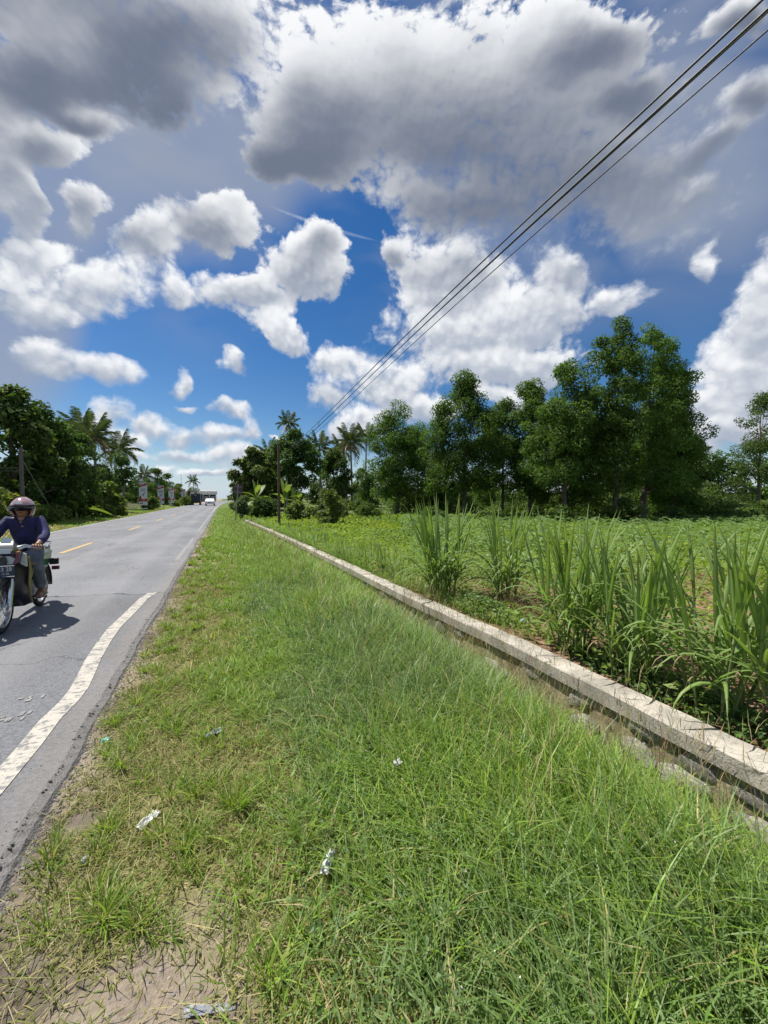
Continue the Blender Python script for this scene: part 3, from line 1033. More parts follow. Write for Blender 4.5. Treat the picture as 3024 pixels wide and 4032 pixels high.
def grow_tree(axes, trunk_h, trunk_r, nclump, nleaf, leaf, cols, seed, clump_r=0.30, lean=(0, 0), limbs=14, up=0.55, prof=None, ragged=0.25):
    """axes: (dx, dy, top, radius, bottom) leaders of the crown. Returns trunk and crown meshes"""
    r_ = np.random.default_rng(seed)
    rs = random.Random(seed)
    C = []; RC = []
    wts = np.array([a[3] * (a[2] - a[4]) for a in axes]); wts = wts / wts.sum()
    for i in range(nclump):
        dx, dy, top, rad, bot = axes[r_.choice(len(axes), p=wts)]
        t = r_.random()
        if prof is None:
            pr = (0.62 + 0.55 * math.sin(math.pi * min(1, t * 1.15))) * (1 - t ** 5) ** 0.5 if t < 0.999 else 0
            pr = min(1.0, pr)
        else:
            pr = prof(t)
        rr = rad * pr * (0.12 + 0.76 * math.sqrt(r_.random())) * (1 + ragged * (r_.random() - 0.5) * 2)
        a = r_.random() * 2 * math.pi
        z = bot + (top - bot) * t
        C.append((dx + rr * math.cos(a), dy + rr * math.sin(a), z))
        RC.append(clump_r * rad * (0.65 + 0.7 * r_.random()))
    C = np.array(C); RC = np.array(RC)
    V, Q, col = clump_cloud(C, RC, nleaf, leaf, cols, r_, up)
    crown = np_mesh('crown', V, quads=Q, col=col)
    mb = MB()
    top = trunk_h
    pts = []
    for i in range(8):
        f = i / 7
        pts.append((lean[0] * f + rs.uniform(-0.06, 0.06) * top * 0.08 * (i > 0), lean[1] * f + rs.uniform(-0.06, 0.06) * top * 0.08 * (i > 0), -0.1 + (top + 0.1) * f))
    mb.tube(pts, [trunk_r * (1.25 if i == 0 else 1) * (1 - 0.75 * i / 7) for i in range(8)], 8)
    order = r_.permutation(len(C))[:limbs]
    for k in order:
        tgt = Vector(C[k])
        f = min(0.95, max(0.15, (tgt.z * 0.72) / top))
        i0 = min(6, int(f * 7)); ff = f * 7 - i0
        s_ = Vector(pts[i0]).lerp(Vector(pts[i0 + 1]), ff)
        mid_ = s_.lerp(tgt, 0.5) + Vector((rs.uniform(-.2, .2), rs.uniform(-.2, .2), rs.uniform(-.1, .25)))
        r0 = trunk_r * (1 - 0.75 * f) * 0.55
        mb.tube([s_, mid_, tgt], [r0, r0 * 0.6, r0 * 0.2], 5)
    trunk = mb.mesh('trunk', True, 80)
    return trunk, crown

def plant_tree(name, label, cat, loc, meshes, group=None, rz=0.0, sc=1.0, names=('trunk', 'crown'), mats=None):
    e = empty(name, loc, (0, 0, rz))
    e.scale = (sc,) * 3
    tag(e, label, cat, group)
    mt = mats or (M['bark'], M['leaf'])
    for nm, me, mm in zip(names, meshes, mt):
        link(nm, me, mm, e)
    return e

GROVE = [(0.065, 0.125, 0.024), (0.095, 0.165, 0.034), (0.135, 0.205, 0.046), (0.055, 0.105, 0.024)]
def gz(x, y):
    return float(ground_z(np.array([x]), np.array([y]))[0])
grove = [
    # x, y, crown leaders, trunk height, radius, lean, clumps, leaves, label
    (14.2, 30.9, [(0, 0, 9.8, 2.0, 1.3), (-1.0, .2, 8.9, 1.5, 1.6), (1.3, .3, 8.2, 1.6, 1.2)], 7.2, .16, (0, 0), 60, 15000, 'leafy grove tree at the left end of the row, beside the palms'),
    (16.2, 23.6, [(0, 0, 10.2, 1.9, 2.4), (-1.2, .2, 8.4, 1.8, 2.0), (1.2, 0, 9.0, 1.7, 2.2)], 7.6, .15, (.1, 0), 62, 16000, 'grove tree with a rounded narrow top, second from the left of the row'),
    (20.8, 24.9, [(0, 0, 9.2, 1.6, 1.4), (-.8, 0, 8.2, 1.9, 1.2)], 7.0, .13, (0, 0), 42, 11000, 'short grove tree standing in the dip of the tree row'),
    (22.1, 23.3, [(0, 0, 10.6, 1.7, 1.8), (.9, .4, 10.0, 1.8, 1.6)], 8.0, .15, (0, 0), 46, 12000, 'mid height grove tree rising just right of the dip'),
    (20.5, 18.5, [(.1, 0, 10.4, 1.6, 3.0), (-1.1, .2, 8.0, 1.7, 2.4), (1.2, -.2, 8.8, 1.5, 2.6)], 7.8, .16, (-.2, 0), 56, 14000, 'slender grove tree with a bare dark trunk at the field edge'),
    (23.1, 16.9, [(0, 0, 12.6, 1.5, 4.0), (-1.2, .3, 11.4, 1.15, 4.5), (.2, 0, 6.8, 2.0, 2.3)], 10.2, .20, (.3, .2), 58, 15500, 'tall grove tree with split top, left of the tallest pair'),
    (26.2, 17.2, [(.2, 0, 13.1, 1.5, 4.5), (2.0, 0, 12.2, 1.5, 5.0), (3.2, .2, 10.6, 1.4, 4.2), (.8, 0, 7.2, 2.2, 2.2)], 10.8, .20, (.5, 0), 88, 23000, 'tallest grove tree with thin airy branches on its right side'),
    (29.7, 17.4, [(0, 0, 8.6, 1.8, 1.0), (1.2, .3, 6.4, 1.9, .8), (-.8, 0, 9.4, 1.3, 3)], 7.2, .16, (0, 0), 54, 14000, 'dense low grove tree at the right end of the row'),
    (43.7, 18.6, [(0, 0, 10.6, 1.9, 3.0), (1.6, .2, 11.4, 1.6, 5.0), (-.8, 0, 6.4, 2.0, .8)], 8.6, .18, (0, 0), 52, 13000, 'loose pale tree standing alone at the right edge of the picture'),
    (17.6, 33.5, [(0, 0, 8.6, 2.2, 1.0), (1.4, 0, 7.4, 2.0, 1.0)], 6.4, .15, (0, 0), 40, 10000, 'tree filling the gap behind the left part of the row'),
    (25.0, 22.5, [(0, 0, 8.0, 2.4, .8), (1.8, 0, 7.2, 2.2, .8)], 6.6, .15, (0, 0), 44, 11000, 'dark tree standing close behind the tall pair'),
    (33.0, 21.0, [(0, 0, 6.4, 2.2, .6)], 5.0, .14, (0, 0), 30, 8000, 'small dark tree just behind the right end of the row'),
]
for k, (x, y, ax, th, tr, ln, ncl, nlf, lab) in enumerate(grove):
    airy = k == 8
    pal = GROVE if k != 8 else [(0.075, 0.115, 0.035), (0.10, 0.145, 0.05), (0.06, 0.10, 0.03)]
    ax = [(a[0] * 1.05, a[1], a[2], a[3] * 1.15, a[4]) for a in ax]
    ms = grow_tree(ax, th * .88, tr, int(ncl * (1.1 if airy else 2.4)), int(nlf * (0.8 if airy else 1.9)), (0.185, 0.085), pal, 100 + k, clump_r=0.30 if airy else 0.33, lean=ln, limbs=18)
    plant_tree('grove_tree', lab, 'tree', (x, y, gz(x, y)), ms, 'trees of the grove beyond the field')

BROAD = [(0.075, 0.115, 0.035), (0.11, 0.15, 0.055), (0.055, 0.095, 0.025), (0.16, 0.165, 0.075)]
DARKG = [(0.045, 0.088, 0.022), (0.065, 0.115, 0.032), (0.085, 0.14, 0.036)]
DUSK = [(0.040, 0.080, 0.020), (0.060, 0.105, 0.028), (0.095, 0.15, 0.038), (0.15, 0.20, 0.06)]
roadside = [
    (8.3, 46.4, [(-.4, 0, 9.4, 2.6, 3.0), (-1.4, 0, 8.6, 1.8, 2.6), (1.2, 0, 8.4, 1.9, 3.0)], 6.4, .17, (-1.4, .2), 60, 11000, (.32, .19), DARKG, 'dark round tree with a leaning pale trunk behind the steel pole'),
    (3.4, 48.6, [(0, 0, 7.2, 2.2, .8), (-1.7, 0, 6.0, 1.7, .5), (2.0, 0, 7.0, 2.0, 1.0)], 5.2, .15, (0, 0), 52, 9000, (.40, .24), BROAD, 'broad pale leafed tree at the road bend behind the square sign'),
    (3.4, 57.5, [(0, 0, 5.6, 1.8, .6), (-1.2, 0, 4.4, 1.3, .4)], 3.8, .13, (0, 0), 30, 5500, (.40, .24), BROAD, 'low pale leafed tree hanging over the verge at the bend'),
    (13.2, 48.7, [(0, 0, 7.4, 2.6, 1.6), (1.6, .3, 6.6, 2.0, 1.4)], 5.4, .15, (0, 0), 44, 8000, (.32, .19), BROAD[:3] + DARKG[:1], 'broad leafed tree right of the leaning trunk, under the palms'),
    (6.0, 52.5, [(0, 0, 7.0, 2.4, 1.0)], 5.4, .14, (0, 0), 32, 6000, (.34, .2), DARKG, 'dark tree squeezed between the pale tree and the round tree'),
    (-11.6, 29.8, [(0, 0, 8.0, 2.0, 1.0), (-1.6, 0, 7.6, 1.8, .8), (1.2, .4, 6.4, 1.8, .6)], 6.4, .17, (0, 0), 56, 8500, (.34, .21), DUSK, 'big leafed tree at the far left edge across the road'),
    (-11.5, 33.0, [(0, 0, 7.6, 2.0, .8), (1.0, .6, 6.6, 1.9, .5)], 5.8, .17, (0, 0), 48, 8500, (.28, .16), DARKG, 'dense dark tree behind the utility pole across the road'),
    (-12.0, 37.5, [(0, 0, 7.2, 2.3, .6), (1.4, 0, 6.4, 1.9, .6)], 5.4, .16, (0, 0), 46, 8500, (.26, .15), DARKG, 'dark tree just left of the coconut palms across the road'),
    (-12.4, 43.0, [(0, 0, 5.6, 2.4, .5), (1.0, 0, 4.4, 2.0, .4)], 4.2, .16, (0, 0), 36, 6500, (.26, .15), DUSK, 'lower tree in front of the two crowded palms'),
    (-11.8, 54.8, [(0, 0, 6.6, 2.5, .6), (-1.4, 0, 5.4, 2.0, .6)], 4.8, .16, (0, 0), 40, 7500, (.26, .15), DARKG, 'dark round tree under the single right hand palm across the road'),
    (-14.5, 27.0, [(0, 0, 7.4, 2.6, .6)], 5.4, .16, (0, 0), 36, 6000, (.34, .2), DUSK, 'tree at the picture edge behind the big leafed tree'),
]
for k, (x, y, ax, th, tr, ln, ncl, nlf, lf, pal, lab) in enumerate(roadside):
    ms = grow_tree(ax, th, tr, ncl, nlf, lf, pal, 200 + k, clump_r=0.33, lean=ln, limbs=12)
    plant_tree('roadside_tree', lab, 'tree', (x, y, gz(x, y)), ms)

# far tree lines: a few kinds, placed one by one
kinds = []
for k, (ax, th, pal, lf) in enumerate([
        ([(0, 0, 7.0, 2.8, .5), (1.4, 0, 5.8, 2.2, .5)], 5.0, DARKG, (.42, .24)),
        ([(0, 0, 8.6, 2.4, .6), (-1.2, .4, 7.0, 2.2, .6)], 6.0, GROVE, (.42, .22)),
        ([(0, 0, 5.6, 2.8, .4), (-1.6, 0, 4.6, 2.0, .4)], 4.0, BROAD[:3], (.46, .28))]):
    kinds.append(grow_tree(ax, th, .16, 34, 3000, lf, pal, 300 + k, clump_r=0.36, limbs=8))
rs = random.Random(5)
far = []
for i in range(5):
    azd = 6 + 3.4 * i
    far.append((92 * math.sin(R(azd)), 92 * math.cos(R(azd)), i % 3, rs.uniform(.85, 1.1), 'right'))
for i in range(17):      # behind the grove, from the palms to the right edge
    azd = 20 + 47 * i / 16 + rs.uniform(-1.2, 1.2)
    d = rs.uniform(62, 80)
    far.append((d * math.sin(R(azd)), d * math.cos(R(azd)), i % 3, rs.uniform(.8, 1.15), 'right'))
for i in range(12):     # down the road on its left side
    y = 62 + i * 8.5
    far.append((-12.5 - rs.uniform(0, 7) + float(bend(y)), y, (i + 1) % 3, rs.uniform(.62, .95), 'left'))
for i in range(11):
    y = 58 + i * 9.5
    far.append((-23 - rs.uniform(0, 9) + float(bend(y)), y, i % 3, rs.uniform(.75, 1.0), 'left'))
for i in range(9):      # where the road disappears
    far.append((-46 + 6.6 * i + rs.uniform(-1, 1) + (18 if i > 5 else 0), 204 + rs.uniform(-6, 10), i % 3, rs.uniform(.8, 1.15), 'end'))
for i in range(5):
    far.append((7.2 + rs.uniform(-.8, 1.6) + i * 2.0, 66 + i * 9, (i + 2) % 3, rs.uniform(.8, 1.0), 'bend'))
flabel = {'right': ('far off tree seen dimly between and behind the grove trees', 'far trees behind the grove'),
          'left': ('tree in the green row along the left side of the road', 'trees along the left of the road'),
          'end': ('tree in the distant line closing the view down the road', 'trees at the end of the road'),
          'bend': ('tree lining the right side of the road past the bend', 'trees past the bend')}
for (x, y, k, s_, w_) in far:
    plant_tree('far_tree', flabel[w_][0], 'tree', (x, y, gz(x, y) - 0.05), kinds[k], flabel[w_][1], rs.uniform(0, 6.28), s_)

# ------------------------------------------------------------------ palms
def frond_mesh(length, droop, seed, n=34, dry=False):
    r_ = np.random.default_rng(seed)
    V = []; Q = []; C = []
    def rach(t):
        return np.array([length * (t - 0.18 * droop * t * t), 0, length * (0.30 * t - droop * 0.62 * t * t)])
    # rachis strip
    for i in range(9):
        p = rach(i / 8); w = 0.045 * (1 - 0.8 * i / 8)
        V += [p + (0, -w, 0), p + (0, w, 0)]
    for i in range(8):
        Q.append((2 * i, 2 * i + 1, 2 * i + 3, 2 * i + 2))
    C += [(0.16, 0.16, 0.05)] * len(V)
    green = np.array((0.075, 0.105, 0.04)) if not dry else np.array((0.21, 0.15, 0.08))
    for i in range(n):
        t = 0.12 + 0.88 * i / (n - 1)
        p = rach(t)
        ll = length * 0.205 * (0.5 + 0.9 * math.sin(math.pi * min(1, 0.15 + 0.8 * t))) * (0.85 + 0.3 * r_.random())
        for s in (-1, 1):
            d = np.array([0.55, s * 0.85, -0.15 - 0.55 * r_.random()]); d = d / np.linalg.norm(d)
            w = 0.026
            b = len(V)
            side = np.array([0.85, -s * 0.4, 0.1]) * w
            tip = p + d * ll + np.array([0, 0, -0.22 * ll])
            V += [p - side, p + side, p + d * ll * 0.6 + side * 0.8, tip]
            Q.append((b, b + 1, b + 2, b + 3))
            C += [tuple(green * (0.8 + 0.5 * r_.random()))] * 4
    return np_mesh('frond', np.array(V), quads=np.array(Q), col=np.array(C))

FR = [frond_mesh(3.0, dr, 60 + i, dry=(i == 5)) for i, dr in enumerate((0.25, 0.55, 0.85, 1.15, 1.5, 1.7))]
def palm(loc, h, label, seed, lean=(0.4, 0.2), nfr=17, size=1.0, dry=2, group='coconut palms'):
    rs = random.Random(seed)
    e = empty('coconut_palm', loc)
    tag(e, label, 'palm', group)
    pts = []
    for i in range(9):
        f = i / 8
        pts.append((lean[0] * f * f, lean[1] * f * f, -0.1 + (h + 0.1) * f))
    MB().tube(pts, [0.19 - 0.09 * i / 8 + (0.07 if i == 0 else 0) for i in range(9)], 8).build('trunk', M['palmbark'], e, True, 80)
    top = Vector(pts[-1])
    for i in range(nfr):
        f = i / (nfr - 1)
        pitch = R(72) * (1 - f) - R(28) * f + R(rs.uniform(-8, 8))
        k = min(4, int(f * 4.9))
        if i >= nfr - dry:
            k = 5
        a = i * 2.39996 + rs.uniform(-.25, .25)
        link('frond', FR[k], M['frond'], e, loc=top, rot=(rs.uniform(-.2, .2), -pitch * 0.9, a), scale=size * rs.uniform(.85, 1.1))
    cb = MB()
    for i in range(6):
        a = i * 1.05
        cb.blob(top + Vector((.2 * math.cos(a), .2 * math.sin(a), -.25 - .1 * (i % 2))), (.12, .12, .14), seed + i, .05, 1)
    cb.build('coconut_cluster', M['coconut'], e, True)
    return e
M['coconut'] = mat('coconut husk', (0.16, 0.15, 0.05), 0.6, var=0.3)
palm((12.7, 76.0, 0), 15.8, 'tallest coconut palm, alone against the blue sky above the round tree', 1, (-.9, .2), 16, 1.0, 2)
palm((12.9, 54.2, 0), 8.6, 'coconut palm poking out right of the round tree by the power lines', 2, (-.2, 0), 15, 1.0, 2)
palm((17.0, 52.5, 0), 9.4, 'coconut palm with a clear pale trunk left of the grove', 3, (-.2, 0), 18, 1.0, 4)
palm((22.2, 61.2, 0), 11.6, 'coconut palm touching the left edge of the grove', 4, (.2, 0), 16, 1.0, 2)
palm((7.5, 72.8, 0), 9.6, 'half hidden coconut palm above the pale leafed tree', 5, (.3, 0), 15, 1.0, 2)
palm((18.3, 59.5, 0), 9.2, 'coconut palm partly behind the clear trunked palm', 6, (-.6, 0), 15, 1.0, 3)
palm((-15.4, 55.2, 0), 9.6, 'left coconut palm of the crowded pair across the road', 7, (.2, 0), 17, 1.0, 3)
palm((-12.1, 48.4, 0), 7.8, 'right coconut palm of the crowded pair across the road, with bare trunk', 8, (-.2, 0), 19, 0.95, 4)
palm((-12.4, 61.6, 0), 7.9, 'single coconut palm standing free right of the crowded pair', 9, (-.5, .2), 18, 1.0, 1)
palm((-17.0, 104.7, 0), 6.6, 'small distant coconut palm above the roadside banners', 10, (0, 0), 14, 1.0, 1)
palm((-11.0, 172.0, 0), 8.2, 'distant palm behind the shop houses at the end of the road', 11, (0, 0), 14, 1.1, 2)
for k, (x, y) in enumerate(((51.0, 33.0), (56.5, 31.0))):
    palm((x, y, gz(x, y)), 5.6 + k * .6, ('left' if k == 0 else 'right') + ' of two low palms in the dark gap at the right of the grove', 12 + k, (0, 0), 15, 1.0, 1)

# ------------------------------------------------------------------ banana plants
def banana_leaf(L, W_, droop, seed):
    r_ = np.random.default_rng(seed)
    V = []; Q = []; C = []
    n = 12
    for i in range(n + 1):
        t = i / n
        x = L * (t - 0.1 * droop * t * t); z = L * (0.25 * t - 0.75 * droop * t * t)
        w = W_ * math.sin(math.pi * min(1, max(0.0, (t - 0.12) / 0.9))) ** 0.6 if t > 0.12 else 0.03
        w = max(w, 0.02)
        V += [(x, -w, z + 0.10 * w - 0.05 * r_.random() * w), (x, 0, z - 0.12 * w), (x, w, z + 0.10 * w - 0.05 * r_.random() * w)]
        tone = 0.85 + 0.3 * r_.random()
        C += [(0.12 * tone, 0.20 * tone, 0.04), (0.20, 0.24, 0.08), (0.12 * tone, 0.20 * tone, 0.04)]
    for i in range(n):
        for j in range(2):
            Q.append((3 * i + j, 3 * i + j + 1, 3 * i + j + 4, 3 * i + j + 3))
    return np_mesh('leaf', np.array(V, dtype=float), quads=np.array(Q), col=np.array(C), smooth=True)
BL = [banana_leaf(1.9, 0.30, d, 80 + i) for i, d in enumerate((0.15, 0.5, 0.9, 1.2))]
M['banana_stem'] = mat('banana stem', (0.17, 0.19, 0.07), 0.6, var=0.35)
def banana(loc, label, seed, h=1.3, n=8, size=1.0, upright=1.0):
    rs = random.Random(seed)
    e = empty('banana_plant', loc)
    tag(e, label, 'banana plant')
    MB().tube([(0, 0, -.05), (.03, 0, h * .5), (0, .03, h)], [.11, .09, .05], 8).build('stem', M['banana_stem'], e, True, 80)
    for i in range(n):
        f = i / max(1, n - 1)
        pitch = R(80) * (1 - f) * upright + R(15) * f + R(rs.uniform(-6, 6))
        link('leaf', BL[min(3, int(f * 4))], M['broad'], e, loc=(0, 0, h * (1 - .15 * f)), rot=(rs.uniform(-.3, .3), -pitch, i * 2.4 + rs.uniform(-.3, .3)), scale=size * rs.uniform(.8, 1.1))
    return e
banana((5.9, 40.9, 0), 'banana plant with wide lit leaves behind the steel pole', 1, 1.4, 9, 1.15, 1.0)
banana((2.9, 37.9, 0), 'banana plant with torn leaves right of the square sign', 2, 1.5, 8, 1.1, .9)
banana((7.2, 41.6, 0), 'smaller banana plant right of the steel pole', 3, 1.0, 7, .9, .9)
banana((-9.5, 33.0, 0), 'banana plant with one tall upright leaf across the road', 4, .5, 5, 1.0, 1.15)
banana((-9.2, 34.1, 0), 'young banana shoot with two upright leaves by the left verge', 5, .15, 3, .75, 1.15)

# ------------------------------------------------------------------ shrubs
SHR = [(0.10, 0.155, 0.035), (0.15, 0.20, 0.05), (0.065, 0.115, 0.025), (0.20, 0.23, 0.07)]
def shrub(x, y, h, r, label, seed, cols=SHR, lf=(.22, .13), nl=1800, name='shrub', group=None, z0=.15):
    ms = grow_tree([(0, 0, h, r, z0)], h * .75, .03 + .012 * h, 18, nl, lf, cols, seed, clump_r=.42, limbs=8)
    return plant_tree(name, label, 'shrub', (x, y, gz(x, y)), ms, group, names=('stem', 'foliage'))
shrub(5.4, 20.5, 1.9, .55, 'upright yellow green shrub in the field right of the steel pole', 401, nl=2200)
shrub(2.7, 28.3, 1.5, .9, 'dark rounded shrub at the far end of the roadside wall', 402, DARKG + SHR[:1])
shrub(4.6, 25.5, 1.2, .9, 'feathery low shrub left of the steel pole', 403, SHR)
shrub(6.6, 26.0, 1.1, 1.2, 'grey green bush in the weeds behind the steel pole', 404, [(.11, .15, .06), (.14, .18, .08)])
shrub(8.6, 30.0, 1.4, 1.3, 'weedy bush in front of the leaning trunk', 405, SHR)
shrub(-8.9, 39.6, 2.9, 1.05, 'large leafed bush by the left verge in front of the first banner', 406, SHR, (.34, .22), 2400)
shrub(-10.3, 24.0, 2.0, 1.2, 'yellow green bush behind the helmet at the left edge', 407, SHR + [(.25, .25, .06)], (.26, .15), 2600)
shrub(-10.2, 26.2, 1.5, .95, 'yellow leafed bush around the utility pole foot', 408, SHR + [(.28, .26, .06)], (.26, .15), 2200)
shrub(-10.0, 28.4, 1.0, .9, 'low weedy bush right of the utility pole', 409, SHR, (.24, .14))
shrub(-10.0, 30.9, .9, .8, 'low bright bush left of the banana plant', 410, SHR, (.24, .14))
shrub(-9.3, 35.6, 1.6, .7, 'leafy bush right of the banana shoot', 411, SHR, (.30, .19), 1800)
shrub(-8.75, 34.6, .8, .5, 'low bush nearest the road right of the banana shoot', 412, SHR + [(.10, .15, .07)], (.26, .16), 1300)
shrub(-8.75, 37.0, 1.0, .5, 'small bush between the verge and the large leafed bush', 413, SHR, (.26, .16), 1300)
shrub(-8.3, 55.5, 1.6, .8, 'bush between the first and second banners', 414, SHR, (.3, .18), 1300)
shrub(-11.2, 37.0, 2.2, 1.1, 'reddish bush behind the banana plants across the road', 415, [(.20, .10, .06), (.13, .12, .05), (.10, .12, .04)], (.2, .12), 2200)
shrub(-11.0, 42.0, 2.6, 1.2, 'yellow green bush at the foot of the palms across the road', 416, SHR, (.26, .15), 2200)
shrub(-7.9, 77.0, 1.0, .8, 'pale bush right of the third banner', 417, [(.22, .26, .06), (.16, .2, .05)], (.3, .18), 900)
shrub(-7.2, 90.0, 1.6, 1.4, 'roadside bush behind the dark truck', 418, SHR, (.34, .2), 900)
shrub(1.6, 32.0, 1.6, .8, 'grey fern like bush just right of the square sign', 419, [(.12, .16, .08), (.09, .13, .05)], (.3, .09), 1800)
for k, (x, y, h, r, lab) in enumerate([
        (12.5, 21.5, .8, .8, 'weedy tuft bush under the second grove tree'), (18.5, 17.0, .9, .8, 'bush at the foot of the slender grove tree'),
        (21.8, 15.4, 1.3, .8, 'round green bush between the grove trunks'), (25.2, 14.6, .9, .7, 'small bush right of the two bare trunks'),
        (31.0, 15.0, .7, .7, 'bush on the grassy rise right of the grove'), (35.0, 15.2, .7, .8, 'bush left of the loose pale tree'),
        (38.5, 15.8, 1.3, 1.4, 'dark bush under the loose pale tree'), (10.0, 27.0, 1.0, .9, 'weedy bush left of the grove'),
        (11.5, 33.5, 1.3, 1.0, 'bush under the left grove tree'), (15.5, 19.5, .7, .9, 'low weeds bush at the field edge under the grove')]):
    shrub(x, y, h, r, lab, 440 + k, SHR[:3] + DARKG[1:], (.2, .11), 1500)

# undergrowth that closes the view beneath the grove
und = [grow_tree([(0, 0, h_, r_, .05)], h_ * .7, .03, 16, 1300, (.24, .12), DARKG + SHR[:2], 480 + i, clump_r=.42, limbs=6) for i, (h_, r_) in enumerate(((1.6, 1.5), (1.2, 1.8), (2.0, 1.4)))]
rs = random.Random(31)
for i in range(26):
    azd = 26 + 38 * i / 25 + rs.uniform(-.6, .6)
    d = rs.uniform(37, 44)
    x, y = d * math.sin(R(azd)), d * math.cos(R(azd))
    plant_tree('undergrowth_shrub', 'low shrub in the undergrowth seen between the grove trunks', 'shrub', (x, y, gz(x, y)), und[i % 3], 'undergrowth behind the grove', rs.uniform(0, 6.28), rs.uniform(.8, 1.25), names=('stem', 'foliage'))

# ------------------------------------------------------------------ grass
def blades(P, h, w, ang, lean, curl, cols, nseg=3, twist=None):
    """arching tapered blades; returns verts, quads, tris, colours"""
    n = len(P)
    d = np.stack([np.cos(ang), np.sin(ang), np.zeros(n)], -1)
    sa = ang + math.pi / 2 + (0 if twist is None else twist)
    s = np.stack([np.cos(sa), np.sin(sa), np.zeros(n)], -1)
    nv = nseg * 2 + 1
    V = np.empty((n, nv, 3))
    for i in range(nseg + 1):
        t = i / nseg
        off = h * (lean * t + curl * t * t)
        zz = h * (t * np.sqrt(np.clip(1 - lean ** 2, 0.05, 1)) - 0.55 * curl * t * t * np.clip(curl + lean, 0, 1.6))
        c = P + d * off[:, None]
        c[:, 2] += zz
        if i < nseg:
            hw = 0.5 * w * (1 - 0.55 * t * t) * (0.75 if i == 0 else 1)
            V[:, 2 * i] = c - s * hw[:, None]
            V[:, 2 * i + 1] = c + s * hw[:, None]
        else:
            V[:, 2 * i] = c
    base = (np.arange(n) * nv)[:, None]
    q = np.concatenate([base + np.array([[2 * i, 2 * i + 1, 2 * i + 3, 2 * i + 2]]) for i in range(nseg - 1)], 0)
    t_ = base + np.array([[2 * nseg - 2, 2 * nseg - 1, 2 * nseg]])
    return V.reshape(-1, 3), q, t_, np.repeat(cols, nv, axis=0)

def in_view(x, y, marg=8):
    a = np.degrees(np.arctan2(x, np.maximum(y, 1e-3)))
    return (a > CAM_AZ - 46 - marg) & (a < CAM_AZ + 46 + marg) & (y > 0.2)

def scatter(r_, n, xr, yr, pw=1.0):
    x = xr[0] + (xr[1] - xr[0]) * r_.random(n)
    y = yr[0] + (yr[1] - yr[0]) * r_.random(n) ** pw
    return x, y

def verge_dens(x, y):
    """0 bare .. 1 lush, as it lies across the verge"""
    n = fbm(x, y, 0.9, 61, 3)
    v = sstep(x + 1.1 * (n - 0.5), -0.55, 1.0)
    v = np.maximum(v, 0.75 * sstep(y, 6, 14) * sstep(x, -0.8, -0.2))
    return v

class Bag:
    def __init__(self):
        self.V = []; self.Q = []; self.T = []; self.C = []; self.n = 0
    def add(self, V, Q, T, C):
        self.V.append(V); self.Q.append(Q + self.n); self.T.append(T + self.n); self.C.append(C)
        self.n += len(V)
    def build(self, name, m, label, cat):
        me = np_mesh(name, np.concatenate(self.V), np.concatenate(self.Q), np.concatenate(self.T), np.concatenate(self.C))
        return stuff(link(name, me, m), label, cat)

GREEN = np.array([[0.155, 0.255, 0.032], [0.195, 0.300, 0.044], [0.250, 0.335, 0.058], [0.150, 0.255, 0.056]])
BLUE = np.array([[0.165, 0.245, 0.085], [0.200, 0.280, 0.110], [0.140, 0.220, 0.055]])
STRAW = np.array([[0.38, 0.33, 0.15], [0.30, 0.28, 0.11], [0.46, 0.39, 0.21], [0.24, 0.25, 0.075]])
def pick(r_, pal, n):
    return pal[r_.integers(0, len(pal), n)] * (0.8 + 0.4 * r_.random((n, 1)))

g_ = np.random.default_rng(21)
lush = Bag(); mat_ = Bag(); stalks = Bag(); tufts = Bag()

# 1. lush tall grass, in clumps of leaning blades
def lush_patch(nclump, per, yr, xr, wmul, hmul=1.0, nseg=3, pw=1.0):
    cx, cy = scatter(g_, nclump, xr, yr, pw)
    xw = XW(cy) - 0.05
    cx = xr[0] + (cx - xr[0]) * np.where(cy < WALL_END, (xw - xr[0]) / (xr[1] - xr[0]), (xr[1] + 1.2 - xr[0]) / (xr[1] - xr[0]))
    near_face = sstep(cx - XW(cy), -0.36, -0.06) * (1 - sstep(cy, 4.5, 8.0))
    keep = (g_.random(nclump) < verge_dens(cx, cy) ** 1.3) & (g_.random(nclump) > near_face * 0.75) & in_view(cx, cy) & (cx > -0.75 + bend(cy))
    cx, cy = cx[keep], cy[keep]
    m_ = len(cx)
    blue = (fbm(cx, cy, 0.8, 71, 3) + 0.3 * (g_.random(m_) - 0.5) > 0.60) & (cx > 0.3) & (cy < 7)
    hh = (0.13 + 0.20 * sstep(cx, 0.1, 1.3) * (0.45 + 1.0 * fbm(cx, cy, 0.7, 77, 3))) * (0.75 + 0.5 * g_.random(m_)) * hmul
    k = np.repeat(np.arange(m_), per)
    n = len(k)
    rad = 0.012 + 0.05 * g_.random(n) ** 0.8
    a = g_.random(n) * 2 * math.pi
    x = cx[k] + rad * np.cos(a) * 1.6; y = cy[k] + rad * np.sin(a) * 1.6
    P = np.stack([x, y, ground_z(x, y) - 0.01], -1)
    h = hh[k] * (0.5 + 0.7 * g_.random(n))
    lean = 0.10 + 0.45 * g_.random(n)
    curl = 0.15 + 0.95 * g_.random(n)
    dirn = a * 0.75 + g_.normal(0, 0.7, n)
    w = (0.0036 + 0.0046 * g_.random(n)) * wmul
    c = np.where(blue[k][:, None], pick(g_, BLUE, n), pick(g_, GREEN, n))
    dry = g_.random(n) < 0.07
    c[dry] = pick(g_, STRAW, int(dry.sum()))
    lush.add(*blades(P, h, w, dirn, lean, curl, c, nseg, g_.normal(0, .5, n)))
lush_patch(5600, 11, (0.5, 3.6), (-0.7, 2.66), 1.0)
lush_patch(6500, 9, (3.4, 9.5), (-0.7, 2.66), 1.5)
lush_patch(5200, 7, (9.0, 22.0), (-0.75, 2.4), 2.8, 1.05, 3)
